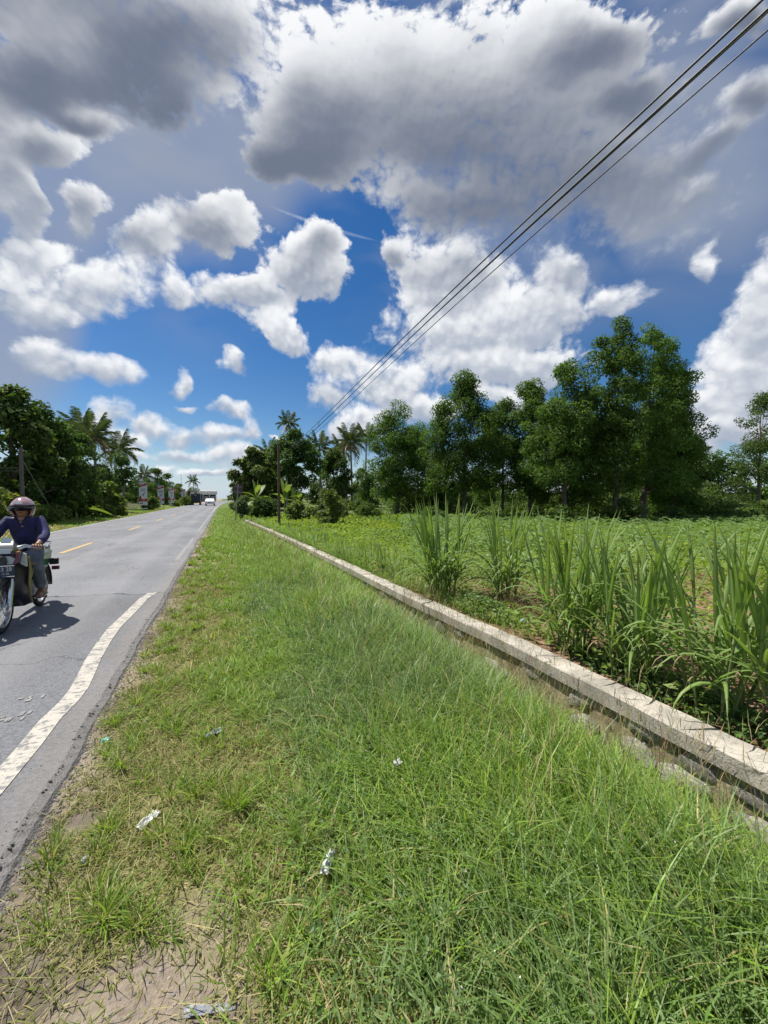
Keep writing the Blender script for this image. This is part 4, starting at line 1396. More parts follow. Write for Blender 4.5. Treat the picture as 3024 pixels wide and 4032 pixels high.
lush_patch(4200, 6, (20.0, 62.0), (-0.8, 2.6), 6.0, 1.05, 2)

# 2. short mat of creeping grass and dead straw on the trodden strip
def short_mat(n, yr, xr, wmul):
    x, y = scatter(g_, n, xr, yr)
    v = verge_dens(x, y)
    bare = (sstep(1.85 - y + 0.5 * (fbm(x, y, 2.2, 91, 3) - .5), 0.0, 0.5) * sstep(0.30 - x, 0.0, 0.5))
    keep = (g_.random(n) > v * 0.55) & in_view(x, y) & (x > road_edge(y) + 0.02 + 0.26 * g_.random(n) ** 1.4 * (0.3 + 1.2 * fbm(y, 0 * y, 1.3, 97, 2))) & (g_.random(n) > bare * 0.93)
    keep &= fbm(x, y, 3.2, 93, 3) > 0.27 - 0.25 * sstep(x, -0.4, 0.3)
    x, y = x[keep], y[keep]
    n = len(x)
    P = np.stack([x, y, ground_z(x, y)], -1)
    h = 0.018 + 0.045 * g_.random(n)
    c = np.where((g_.random(n) < 0.60)[:, None], pick(g_, STRAW, n), pick(g_, np.array([[0.19, 0.235, 0.045], [0.23, 0.26, 0.07], [0.15, 0.20, 0.04]]), n))
    mat_.add(*blades(P, h, (0.003 + 0.003 * g_.random(n)) * wmul, g_.random(n) * 6.28, 0.3 + 0.62 * g_.random(n), 0.2 + 0.5 * g_.random(n), c, 2, g_.normal(0, .6, n)))
short_mat(120000, (0.5, 3.6), (-0.85, 1.6), 1.0)
short_mat(60000, (3.4, 9.0), (-0.85, 1.4), 1.7)
short_mat(12000, (8.8, 24.0), (-0.85, 0.6), 3.2)

# 3. separate tufts standing on the bare strip
tx, ty = [], []
for (x, y) in ((-0.42, 1.62), (-0.20, 1.47), (-0.30, 1.55), (0.05, 1.52), (-0.52, 1.95), (-0.16, 1.83), (0.02, 1.95), (-0.42, 2.35), (-0.05, 2.15),
               (-0.30, 2.75), (-0.55, 2.9), (-0.60, 3.3), (-0.42, 3.5), (-0.66, 3.9), (-0.50, 4.3), (0.10, 1.22), (0.22, 1.30), (0.30, 1.62),
               (-0.10, 3.1), (-0.62, 5.0), (-0.45, 5.8), (-0.6, 6.8), (-0.3, 4.9), (0.15, 2.4), (-0.66, 2.72), (-0.70, 3.05)):
    tx.append(x); ty.append(y)
ex, ey = scatter(g_, 420, (-0.72, 0.6), (1.6, 16.0))
tx = np.array(tx + list(ex)); ty = np.array(ty + list(ey))
for i in range(len(tx)):
    n = int(g_.integers(45, 95)) if i < 26 else int(g_.integers(20, 55))
    a = g_.random(n) * 2 * math.pi
    rad = 0.045 * g_.random(n)
    x = tx[i] + rad * np.cos(a); y = ty[i] + rad * np.sin(a)
    P = np.stack([x, y, ground_z(x, y) - 0.01], -1)
    hm = 0.07 + 0.09 * g_.random()
    h = hm * (0.5 + 0.8 * g_.random(n))
    c = pick(g_, np.concatenate([GREEN, GREEN[:3] * 1.15]), n)
    dry = g_.random(n) < 0.22
    c[dry] = pick(g_, STRAW, int(dry.sum()))
    h[dry] *= 0.7
    tufts.add(*blades(P, h, (0.0035 + 0.003 * g_.random(n)) * max(1.0, ty[i] / 4.0), a + g_.normal(0, .9, n), 0.08 + 0.5 * g_.random(n), 0.1 + 0.6 * g_.random(n), c, 3, g_.normal(0, .6, n)))
# straws lying flat on the soil
n = 900
x, y = scatter(g_, n, (-0.75, 0.7), (0.9, 4.2))
P = np.stack([x, y, ground_z(x, y) + 0.012], -1)
tufts.add(*blades(P, 0.06 + 0.16 * g_.random(n), np.full(n, 0.0026), g_.random(n) * 6.28, np.full(n, 0.985), np.full(n, 0.03), pick(g_, STRAW * 1.1, n), 2))

# 4. tall flowering stems along the ditch and scattered in the lush grass
def stems(n, yr, off, hr, wmul, pw=1.0):
    y = yr[0] + (yr[1] - yr[0]) * g_.random(n) ** pw
    x = XW(y) + off[0] + (off[1] - off[0]) * g_.random(n)
    keep = in_view(x, y)
    x, y = x[keep], y[keep]; n = len(x)
    P = np.stack([x, y, ground_z(x, y)], -1)
    h = hr[0] + (hr[1] - hr[0]) * g_.random(n)
    a = g_.random(n) * 6.28
    c = pick(g_, np.array([[0.24, 0.19, 0.10], [0.30, 0.24, 0.13], [0.20, 0.13, 0.08], [0.17, 0.18, 0.06]]), n)
    ln, cu = 0.05 + 0.25 * g_.random(n), 0.05 + 0.3 * g_.random(n)
    stalks.add(*blades(P, h, np.full(n, 0.0026) * wmul, a, ln, cu, c, 3))
    # seed head: a few short bristles round the tip
    d = np.stack([np.cos(a), np.sin(a)], -1)
    for j in range(4):
        t = 0.80 + 0.06 * j
        off_ = h * (ln * t + cu * t * t)
        zz = h * (t * np.sqrt(np.clip(1 - ln ** 2, 0.05, 1)) - 0.55 * cu * t * t * np.clip(cu + ln, 0, 1.6))
        Q_ = P.copy(); Q_[:, :2] += d * off_[:, None]; Q_[:, 2] += zz
        stalks.add(*blades(Q_, 0.06 + 0.04 * g_.random(n), np.full(n, 0.0035) * wmul, g_.random(n) * 6.28, np.full(n, 0.35), np.full(n, 0.2), c * 1.1, 2))
stems(420, (0.6, 5.0), (-0.75, 0.0), (0.45, 0.85), 1.0)
stems(340, (1.0, 14.0), (-1.9, -0.1), (0.35, 0.62), 1.3)
stems(260, (6.0, 24.0), (-1.6, -0.05), (0.40, 0.70), 2.4)

lush.build('verge_grass', M['grass'], 'long green grass covering the verge between road and wall', 'grass')
mat_.build('short_turf', M['dry'], 'short trodden turf and dead straw along the road edge', 'turf')
tufts.build('grass_tufts', M['grass'], 'separate grass tufts standing on the bare strip by the asphalt', 'grass')
stalks.build('seed_stalks', M['dry'], 'tall thin brown seed stalks along the ditch', 'seed stalks')

# 5. tiny white and yellow flowers and clover leaves in the verge
def dots(n, yr, xr, size, pal, zr, name, label, cat, m):
    x, y = scatter(g_, n, xr, yr)
    keep = (fbm(x, y, 1.1, 55, 2) > 0.47) & in_view(x, y) & (x < XW(y) - 0.1)
    x, y = x[keep], y[keep]; n = len(x)
    P = np.stack([x, y, ground_z(x, y) + zr[0] + (zr[1] - zr[0]) * g_.random(n)], -1)
    N_ = g_.normal(0, .4, (n, 3)); N_[:, 2] += 1
    L = size[0] + (size[1] - size[0]) * g_.random(n)
    L = L * np.maximum(1, y / 3.5)
    V, Q = leaves_np(P, N_, L, L * 0.95, g_, 0.1)
    c = np.repeat(pick(g_, pal, n), 4, axis=0)
    return stuff(link(name, np_mesh(name, V, quads=Q, col=c), m), label, cat)
dots(330, (0.7, 7.0), (0.5, 2.5), (0.005, 0.009), np.array([[0.72, 0.72, 0.66]]), (0.14, 0.26), 'white_flowers', 'tiny white flowers dotting the long grass', 'flowers', M['grass'])
dots(40, (0.8, 5.0), (1.2, 2.4), (0.010, 0.014), np.array([[0.75, 0.60, 0.12]]), (0.16, 0.26), 'yellow_flowers', 'few tiny yellow flowers near the wall', 'flowers', M['grass'])
dots(9000, (0.6, 6.0), (0.2, 2.5), (0.012, 0.022), np.array([[0.14, 0.23, 0.055], [0.14, 0.22, 0.07], [0.09, 0.17, 0.04]]), (0.02, 0.17), 'verge_weeds', 'small round leafed weeds low in the verge grass', 'weeds', M['broad'])

# ------------------------------------------------------------------ grass across the road
lg = Bag()
n = 26000
x = -7.3 - 3.6 * g_.random(n); y = 9 + 75 * g_.random(n) ** 1.3
keep = in_view(x, y, 10)
x, y = x[keep] + bend(y[keep]), y[keep]
n = len(x)
P = np.stack([x, y, ground_z(x, y)], -1)
cc = np.where((fbm(x, y, .6, 33, 3) > 0.52)[:, None], pick(g_, STRAW * .8, n), pick(g_, GREEN, n))
lg.add(*blades(P, 0.10 + 0.20 * g_.random(n) * sstep(-x, 7.3, 8.6) + .05, 0.012 + .0007 * y, g_.random(n) * 6.28, .1 + .5 * g_.random(n), .2 + .5 * g_.random(n), cc, 2))
lg.build('far_verge_grass', M['grass'], 'grass strip on the far side of the road', 'grass')

# ------------------------------------------------------------------ field
WEED = np.array([[0.15, 0.225, 0.045], [0.18, 0.26, 0.06], [0.12, 0.20, 0.04], [0.20, 0.265, 0.085]])
def field_pos(n, dr, r_, pw=0.5):
    d = dr[0] + (dr[1] - dr[0]) * r_.random(n) ** pw
    a = R(CAM_AZ) + R(56) * (r_.random(n) * 2 - 1)
    x = d / np.cos(a - R(CAM_AZ)) * np.sin(a); y = d / np.cos(a - R(CAM_AZ)) * np.cos(a)
    k = (x > XW(y) + 0.33) & (y < 60) & (y > -1)
    return x[k], y[k]
# leafy ground cover
fx, fy = field_pos(115000, (2.2, 32), g_, .62)
fx2, fy2 = field_pos(22000, (2.4, 9), g_, .8)
fx, fy = np.concatenate([fx, fx2]), np.concatenate([fy, fy2])
dist = fx * math.sin(R(CAM_AZ)) + fy * math.cos(R(CAM_AZ))
cov = fbm(fx, fy, .45, 41, 4) + 0.25 * sstep(dist, 5, 16)
k = cov > 0.42
fx, fy, dist = fx[k], fy[k], dist[k]
n = len(fx)
P = np.stack([fx, fy, ground_z(fx, fy) + 0.01 + 0.12 * g_.random(n) ** 1.5 + 0.22 * np.clip(fbm(fx, fy, .8, 47, 3) - .38, 0, 1)], -1)
N_ = g_.normal(0, .45, (n, 3)); N_[:, 2] += 1
L = (0.045 + 0.055 * g_.random(n)) * np.maximum(1, dist / 8)
V, Q = leaves_np(P, N_, L, L * (.45 + .3 * g_.random(n)), g_, 0.1)
hue = sstep(fbm(fx, fy, .28, 83, 3), .38, .62)[:, None]
wc = pick(g_, WEED, n) * (1 - hue) + pick(g_, np.array([[0.23, 0.29, 0.05], [0.19, 0.27, 0.045]]), n) * hue
wc = wc * (0.72 + 0.5 * fbm(fx, fy, .9, 85, 2))[:, None]
c = np.repeat(wc, 4, axis=0)
stuff(link('field_weeds', np_mesh('field_weeds', V, quads=Q, col=c), M['leaf']), 'green weeds and seedlings covering the field', 'weeds')
fb = Bag()
fx, fy = field_pos(34000, (2.4, 34), g_, .72)
dist = fx * math.sin(R(CAM_AZ)) + fy * math.cos(R(CAM_AZ))
n = len(fx)
P = np.stack([fx, fy, ground_z(fx, fy)], -1)
near_wall = np.exp(-(fx - XW(fy) - .5) / .7)
hh = 0.09 + 0.10 * g_.random(n) + 0.22 * near_wall * g_.random(n) + .16 * sstep(dist, 24, 30) * g_.random(n)
cg = pick(g_, np.concatenate([GREEN, WEED]), n)
dr_ = (g_.random(n) < .16) | ((fbm(fx, fy, .9, 43, 2) > .52) & (dist < 7))
cg[dr_] = pick(g_, STRAW * .85, int(dr_.sum()))
fb.add(*blades(P, hh, 0.006 * np.maximum(1, dist / 5), g_.random(n) * 6.28, .1 + .5 * g_.random(n), .2 + .6 * g_.random(n), cg, 2))
# thick fringe right behind the coping
n = 9000
y = 3.0 + 24 * g_.random(n) ** .8
x = XW(y) + 0.27 + .55 * g_.random(n) ** 1.5
P = np.stack([x, y, ground_z(x, y)], -1)
dd_ = sstep(y, 3, 12)
fb.add(*blades(P, (.12 + .28 * g_.random(n)) * (.45 + .55 * fbm(x, y, .7, 49, 2) * 1.6), .006 * np.maximum(1, y / 5), math.pi * .9 + g_.normal(0, 1.3, n), .1 + .45 * g_.random(n), .3 + .7 * g_.random(n), pick(g_, np.concatenate([GREEN, BLUE]), n), 3))
fb.build('field_grass', M['grass'], 'grass growing between the field plants', 'grass')

# ------------------------------------------------------------------ cassava plants
def cassava_mesh(seed):
    r_ = np.random.default_rng(seed)
    V = []; Q = []; C = []
    nl = 11
    for i in range(nl):
        a = i * 2.4 + r_.random() * .5
        z = 0.16 + 0.26 * (i / nl) + .05 * r_.random()
        rr = 0.06 + 0.13 * (1 - i / nl) + .05 * r_.random()
        cpt = np.array([rr * math.cos(a), rr * math.sin(a), z])
        tone = .8 + .45 * r_.random()
        col = np.array((0.145, 0.235, 0.075)) * tone
        # petiole
        b = len(V)
        V += [np.array([0, -.004, z - .06]), np.array([0, .004, z - .06]), cpt + (0, .004, 0), cpt - (0, .004, 0)]
        Q.append((b, b + 1, b + 2, b + 3)); C += [(.22, .12, .06)] * 4
        for j in range(6):
            aa = a + (j - 2.5) * 0.62
            L = (0.135 if j in (2, 3) else .115 if j in (1, 4) else .08) * (.9 + .3 * r_.random())
            d = np.array([math.cos(aa), math.sin(aa), -.25 - .2 * r_.random()]); s = np.array([-math.sin(aa), math.cos(aa), 0]) * .022
            b = len(V)
            V += [cpt, cpt + d * L * .6 + s + (0, 0, .012), cpt + d * L - (0, 0, .01), cpt + d * L * .6 - s + (0, 0, .012)]
            Q.append((b, b + 1, b + 2, b + 3)); C += [tuple(col)] * 4
    return np_mesh('cassava', np.array(V), quads=np.array(Q), col=np.array(C))
CS = [cassava_mesh(500 + i) for i in range(5)]
for me in CS:
    me.materials.append(M['broad'])
cpos = []
rs = random.Random(9)
ang = R(24)
for i in range(-2, 40):
    for j in range(0, 36):
        u, v = i * 0.92 + rs.uniform(-.2, .2), j * 0.95 + rs.uniform(-.22, .22)
        x = 3.9 + u * math.cos(ang) + v * math.sin(ang); y = 2.2 + v * math.cos(ang) - u * math.sin(ang) + rs.uniform(-.1, .1)
        if x < float(XW(y)) + 0.9 or y < 0.5:
            continue
        d = x * math.sin(R(CAM_AZ)) + y * math.cos(R(CAM_AZ))
        lat_ = x * math.cos(R(CAM_AZ)) - y * math.sin(R(CAM_AZ))
        if d < 4.0 or d > 26 or abs(lat_) > d * 1.06:
            continue
        if rs.random() < (0.42 if d < 7 else 0.12):
            continue
        cpos.append((d, x, y))
cpos.sort()
for d, x, y in cpos[:290]:
    o = link('cassava_plant', CS[rs.randrange(5)], None, None, (x, y, gz(x, y)), (rs.uniform(-.1, .1), rs.uniform(-.1, .1), rs.uniform(0, 6.28)), rs.uniform(.75, 1.35))
    tag(o, 'young cassava plant with star shaped leaves growing in the field', 'cassava plant', 'cassava plants in the field')
rest = Bag()
VV, QQ, CC, nb = [], [], [], 0
for d, x, y in cpos[290:]:
    me = CS[rs.randrange(5)]
    co = np.empty(len(me.vertices) * 3, dtype=np.float32); me.vertices.foreach_get('co', co); co = co.reshape(-1, 3)
    ca = np.empty(len(me.vertices) * 4, dtype=np.float32); me.color_attributes['Col'].data.foreach_get('color', ca); ca = ca.reshape(-1, 4)[:, :3]
    a = rs.uniform(0, 6.28); s_ = rs.uniform(.8, 1.4)
    co = co @ np.array([[math.cos(a), math.sin(a), 0], [-math.sin(a), math.cos(a), 0], [0, 0, 1]]) * s_ + np.array([x, y, gz(x, y)])
    qd = np.array([p.vertices[:] for p in me.polygons])
    VV.append(co); QQ.append(qd + nb); CC.append(ca); nb += len(co)
if VV:
    stuff(link('cassava_rows', np_mesh('cassava_rows', np.concatenate(VV), quads=np.concatenate(QQ), col=np.concatenate(CC)), M['broad']),
          'far rows of cassava merging into a green carpet before the grove', 'cassava rows')

# ------------------------------------------------------------------ tall fodder grass
def fodder_leaf(L, W_, bendf, seed):
    r_ = np.random.default_rng(seed)
    n = 9
    V = []; Q = []; C = []
    tw = r_.uniform(-.5, .5)
    for i in range(n + 1):
        t = i / n
        w = W_ * (0.35 + 1.3 * t if t < .5 else 1.0) * (1 - max(0, t - .35) ** 1.6 * 1.9)
        w = max(w, .0012)
        a = bendf * t ** 1.8 * 2.2
        # integrate a bending curve
        if i == 0:
            p = np.zeros(3)
        else:
            p = p + np.array([math.sin(a0_), 0, math.cos(a0_)]) * L / n
        a0_ = a + .05
        s = np.array([0, math.cos(tw * t), 0]) + np.array([math.cos(a) * math.sin(tw * t), 0, 0])
        fold = np.array([-math.cos(a), 0, math.sin(a)]) * w * .30
        V += [p - s * w * .5 - fold, p.copy(), p + s * w * .5 - fold]
        tone = .9 + .2 * r_.random()
        C += [(.118 * tone, .212 * tone, .030), (.25, .33, .13), (.118 * tone, .212 * tone, .030)]
    for i in range(n):
        for j in range(2):
            Q.append((3 * i + j, 3 * i + j + 1, 3 * i + j + 4, 3 * i + j + 3))
    me = np_mesh('leaf', np.array(V), quads=np.array(Q), col=np.array(C), smooth=True)
    me.materials.append(M['broad'])
    return me
FL = [fodder_leaf(L, W_, b_, 600 + i) for i, (L, W_, b_) in enumerate([
    (.95, .034, .06), (.90, .033, .16), (.88, .035, .30), (.84, .035, .50), (.80, .036, .75), (.76, .036, 1.0), (.70, .033, 1.25), (1.0, .036, .12)])]
M['fodder_stem'] = mat('fodder grass stem', (0.15, 0.19, 0.06), 0.6, var=.3)
def fodder(x, y, h, nst, spread, label, seed, dead=6, fan=1.0):
    """a clump of tall fodder grass: stems that each carry long arching leaves"""
    rs = random.Random(seed)
    z = gz(x, y)
    e = empty('fodder_grass_clump', (x, y, z - .01))
    tag(e, label, 'grass clump', 'tall fodder grass along the wall')
    for i in range(nst):
        a = rs.uniform(0, 6.28)
        r0 = spread * math.sqrt(rs.random())
        bx, by = r0 * math.cos(a), r0 * math.sin(a)
        tilt = rs.uniform(.05, .32) * fan + .28 * r0 * fan
        sh = h * rs.uniform(.25, .50)
        top = (bx + math.cos(a) * tilt * sh, by + math.sin(a) * tilt * sh, sh)
        MB().tube([(bx, by, -.02), ((bx + top[0]) / 2 * .98 + bx * .02, (by + top[1]) / 2, sh / 2), top], [.009, .008, .005], 5).build('stem', M['fodder_stem'], e, True, 80)
        nl = rs.randint(8, 11)
        for j in range(nl):
            f = (j + 1) / nl
            p = (bx + (top[0] - bx) * f, by + (top[1] - by) * f, sh * (.12 + .88 * f))
            up = j >= nl - 3
            k = rs.choice([0, 1, 1, 7, 2]) if up else rs.choice([2, 3, 3, 4, 4, 5, 5, 6])
            s_ = (h - p[2]) / .92 * rs.uniform(.72, 1.0) if up else h * rs.uniform(.40, .68)
            s_ = max(.25, s_)
            link('leaf', FL[k], None, e, p, (0, rs.uniform(.0, .30) if up else rs.uniform(.2, .75), a + rs.uniform(-1.4, 1.4) if up else rs.uniform(0, 6.28)), (s_ * rs.uniform(1.0, 1.25), s_ * rs.uniform(1.0, 1.25), s_))
    for i in range(dead):
        a = rs.uniform(0, 6.28)
        o = link('dead_leaf', DEAD[i % 3], None, e, (spread * .7 * math.cos(a), spread * .7 * math.sin(a), h * rs.uniform(.12, .3)), (0, rs.uniform(.5, 1.0), a), rs.uniform(.4, .65))
    return e
def dead_leaf(seed):
    me = fodder_leaf(.8, .024, 1.0 + .25 * seed, 650 + seed).copy()
    c = np.ones((len(me.vertices), 4), dtype=np.float32); c[:, :3] = (.33, .25, .14)
    me.color_attributes['Col'].data.foreach_set('color', c.ravel())
    me.name = 'dead_leaf'
    return me
DEAD = [dead_leaf(i) for i in range(3)]
fodder(3.05, 4.95, 1.62, 16, .20, 'tall dense fodder grass clump, farthest of the big clumps along the coping', 1, 4, .55)
fodder(3.75, 4.45, 1.58, 9, .17, 'narrow tall fodder grass clump with thatch at its foot', 2, 5, .55)
fodder(3.16, 2.78, 1.50, 13, .15, 'dark fodder grass clump in the middle of the near group', 3, 6)
fodder(3.14, 2.18, 1.38, 12, .15, 'fodder grass clump leaning over the coping in the near group', 4, 8)
fodder(3.20, 1.58, 1.48, 12, .16, 'fodder grass clump second from the right edge', 5, 8)
fodder(3.28, 1.08, 1.42, 12, .18, 'fodder grass clump cut by the right edge of the picture', 6, 6)
fodder(3.70, 2.42, 1.15, 6, .14, 'fodder grass clump standing behind the near group', 7, 3)
fodder(4.05, 1.62, 1.30, 6, .16, 'fodder grass clump behind the right edge clumps', 8, 3)
fodder(2.95, 6.9, .72, 10, .22, 'knee high fodder grass clump left of the tall dense clump', 9, 4, 1.5)
fodder(2.92, 8.6, .66, 9, .24, 'spreading low fodder grass clump in the middle of the coping', 10, 3, 1.6)
fodder(2.72, 10.8, .60, 8, .26, 'low fodder grass clump before the steel pole', 11, 2, 1.6)
fodder(2.62, 13.4, .58, 8, .28, 'low fodder grass clump nearest the steel pole', 12, 2, 1.6)
fodder(3.35, 6.0, .60, 6, .16, 'small fodder grass clump behind the knee high one', 13, 2, 1.4)

for k, (dx, y, h, n, wd) in enumerate((
        (.34, 5.75, .55, 6, 'first'), (.42, 7.7, .70, 8, 'second'), (.36, 9.5, .62, 7, 'third'), (.55, 6.5, .62, 6, 'fourth'),
        (.40, 11.9, .60, 7, 'fifth'), (.50, 9.0, .70, 7, 'sixth'), (.46, 15.0, .62, 8, 'seventh'), (.42, 16.8, .62, 8, 'eighth'))):
    fodder(float(XW(y)) + dx, y, h, n, .20, 'ankle to knee high fodder grass tuft in the fringe along the far coping', 30 + k, 1, 1.7)

# leafy weed patch between the clumps, and straw at the foot of one
def leaf_patch(name, label, cat, cx, cy, rx, ry, h, n, pal, size, m):
    a = g_.random(n) * 6.28; r0 = np.sqrt(g_.random(n))
    x = cx + rx * r0 * np.cos(a); y = cy + ry * r0 * np.sin(a)
    P = np.stack([x, y, ground_z(x, y) + h * g_.random(n) * (1 - r0 ** 2 * .7)], -1)
    N_ = g_.normal(0, .5, (n, 3)); N_[:, 2] += 1
    L = size * (.6 + .8 * g_.random(n))
    V, Q = leaves_np(P, N_, L, L * .65, g_, .1)
    return stuff(link(name, np_mesh(name, V, quads=Q, col=np.repeat(pick(g_, np.array(pal), n), 4, axis=0)), m), label, cat)
leaf_patch('leafy_weeds', 'patch of small leafed weeds between two fodder grass clumps', 'weeds', 3.15, 4.15, .28, .55, .22, 2200, [(.12, .19, .05), (.16, .23, .07)], .05, M['broad'])
leaf_patch('creeping_weeds', 'dark creeping weeds under the near fodder grass', 'weeds', 3.20, 1.7, .24, 1.3, .14, 2600, [(.07, .13, .03), (.10, .17, .045)], .045, M['broad'])
th = Bag()
n = 1500
a = g_.random(n) * 6.28; r0 = np.sqrt(g_.random(n))
x = 3.7 + .42 * r0 * np.cos(a); y = 4.05 + .62 * r0 * np.sin(a)
P = np.stack([x, y, ground_z(x, y) + .10 * g_.random(n) * (1 - r0)], -1)
th.add(*blades(P, .10 + .2 * g_.random(n), np.full(n, .006), g_.random(n) * 6.28, .7 + .25 * g_.random(n), .2 * g_.random(n), pick(g_, np.array([[.25, .15, .09], [.33, .24, .14], [.17, .11, .07]]), n), 2))
th.build('dry_thatch', M['dry'], 'heap of dry brown thatch at the foot of the narrow clump', 'thatch')

# ------------------------------------------------------------------ power lines
M['cable'] = mat('black cable', (0.03, 0.03, 0.035), 0.5)
M['rust'] = mat('rusty steel', (0.10, 0.06, 0.045), 0.75, var=.45, scale=7, bump=.3)
M['grey_steel'] = mat('galvanised steel', (0.30, 0.31, 0.31), 0.5, .6, var=.25)
M['pole_dark'] = mat('dark weathered pole', (0.12, 0.105, 0.09), .9, var=.3, bump=.3)
M['pole_conc'] = mat('grey pole', (0.24, 0.225, 0.20), .85, var=.3, bump=.3)
def smooth_path(pts, n=40):
    pts = [Vector(p) for p in pts]
    out = []
    for i in range(len(pts) - 1):
        p0, p1, p2, p3 = pts[max(0, i - 1)], pts[i], pts[i + 1], pts[min(len(pts) - 1, i + 2)]
        for k in range(n):
            t = k / n
            out.append(0.5 * ((2 * p1) + (p2 - p0) * t + (2 * p0 - 5 * p1 + 4 * p2 - p3) * t * t + (3 * p1 - p0 - 3 * p2 + p3) * t ** 3))
    out.append(pts[-1])
    return out
for nm, near_o, far_o, rad, lab in (
        ('a', (0, 0), (0, 0), .016, 'thick black cable, highest of the four crossing the sky'),
        ('b', (.13, -.02), (.30, -.02), .016, 'thick black cable second from the top of the four'),
        ('c', (.17, -.02), (.33, 0.05), .010, 'thin black cable hugging the second thick one'),
        ('d', (.36, -.03), (.70, .02), .011, 'thin black cable lowest and apart from the other three')):
    base = [(5.62, -9, 7.25), (5.63, 2.5, 7.06), (5.65, 7.0, 7.02), (5.72, 13.5, 6.88), (6.3, 31.0, 6.75), (6.9, 46.0, 7.2)]
    P_ = []
    for (x, y, z) in base:
        f = max(0, min(1, y / 30))
        P_.append((x + near_o[0] * (1 - f) + far_o[0] * f, y, z + near_o[1] * (1 - f) + far_o[1] * f))
    o = MB().tube(smooth_path(P_, 16), rad, 6).build('power_cable', M['cable'], None, True, 80)
    tag(o, lab, 'cable', 'power cables overhead')
o = MB().tube(smooth_path([(6.13, 26.4, 6.80), (6.20, 26.5, 6.72), (6.17, 26.45, 6.55), (6.26, 26.5, 6.50)], 6), .012, 5).build('cable_tie', M['cable'], None, True, 80)
tag(o, 'short loose tie hanging from the upper power cables', 'cable tie')
def pole(name, label, loc, h, r0, r1, m, arm=None, lean=(0, 0)):
    e = empty(name, loc)
    tag(e, label, 'pole')
    MB().tube([(0, 0, -.4), (lean[0] / 2, lean[1] / 2, h / 2), (lean[0], lean[1], h)], [r0, (r0 + r1) / 2, r1], 12).build('shaft', m, e, True, 60)
    if arm:
        MB().box((lean[0], lean[1], h - .25), (arm, .09, .09)).build('crossarm', M['grey_steel'], e)
        for sx in (-.45, -.15, .15, .45):
            MB().lathe([(.0, .0), (.035, .0), (.045, .04), (.03, .08), (.04, .11), (.0, .13)], 8, M=Matrix.Translation((sx * arm, 0, h - .205))).build('insulator', M['white_plastic'], e, True)
    return e
M['white_plastic'] = mat('white ceramic', (0.7, 0.7, 0.68), .35)
pole('utility_pole', 'grey utility pole half hidden in the dark round tree', (6.9, 46.0, 0), 7.4, .13, .10, M['pole_conc'], 1.7)
e = pole('steel_pole', 'dark rusty steel pole standing behind the far part of the wall', (2.73, 20.98, 0), 4.32, .072, .062, M['rust'])
MB().lathe([(0, 0), (.085, 0), (.085, .05), (0, .07)], 12, M=Matrix.Translation((0, 0, 4.32))).build('cap', M['rust'], e)
MB().box((0, 0, .02), (.26, .26, .05)).build('footing', M['pole_conc'], e)
e = pole('utility_pole', 'dark bare pole among the bushes across the road behind the rider', (-9.6, 25.6, 0), 4.1, .095, .08, M['pole_dark'])
for k_, (x0, z0) in enumerate(((-.2, 3.05), (.1, 2.9))):
    o = MB().tube(smooth_path([(-9.6 + x0 * .3, 25.6, z0), (-11, 21, z0 - .25), (-16, 12, z0 - .1)], 8), .012, 5).build('telephone_wire', M['cable'], None, True, 80)
    tag(o, ('upper' if k_ == 0 else 'lower') + ' thin wire running left from the pole across the road', 'wire')
o = MB().tube([(-9.6, 25.6, 3.6), (-9.45, 27.5, 1.75), (-9.25, 29.3, 0.02)], .014, 5).build('guy_wire', M['grey_steel'], None, True)
tag(o, 'pale guy wire slanting down from the pole across the road', 'wire')

# ------------------------------------------------------------------ square road sign seen from behind
M['sign_back'] = mat('dull maroon sign back', (0.075, 0.035, 0.04), .6, var=.2)
sg = empty('road_sign', (0.69, 26.3, 0), (0, R(5), 0))
tag(sg, 'square road sign seen from its dark back on a leaning pole', 'road sign')
MB().tube([(0, 0, -.3), (0, 0, 2.42)], .034, 10).build('post', M['grey_steel'], sg, True, 60)
MB().box((0, .045, 2.08), (.58, .012, .66), bev=.004).build('panel', M['sign_back'], sg)
for z_ in (1.9, 2.25):
    MB().box((0, .026, z_), (.46, .022, .035)).build('bracket', M['grey_steel'], sg)
o = MB().tube([(0, 0, 0), (0, 0, .36)], [.13, .155], 14).build('bucket', mat('dark green plastic', (.02, .07, .035), .5), None, True, 60, loc=(1.15, 28.8, gz(1.15, 28.8)))
tag(o, 'small dark green bucket standing in the grass near the wall end', 'bucket')
ty_ = MB()
ty_.lathe([(.24 + .085 * math.cos(a), .085 * math.sin(a)) for a in np.linspace(0, 2 * math.pi, 10, endpoint=False)], 20, closed=True, M=Matrix.Rotation(R(90), 4, 'X'))
o = ty_.build('old_tyre', mat('old rubber', (.02, .02, .021), .85), None, True, 80, loc=(.95, 51.5, .16), rot=(0, 0, R(70)))
tag(o, 'dark old tyre standing half sunk in the verge beyond the sign', 'tyre')

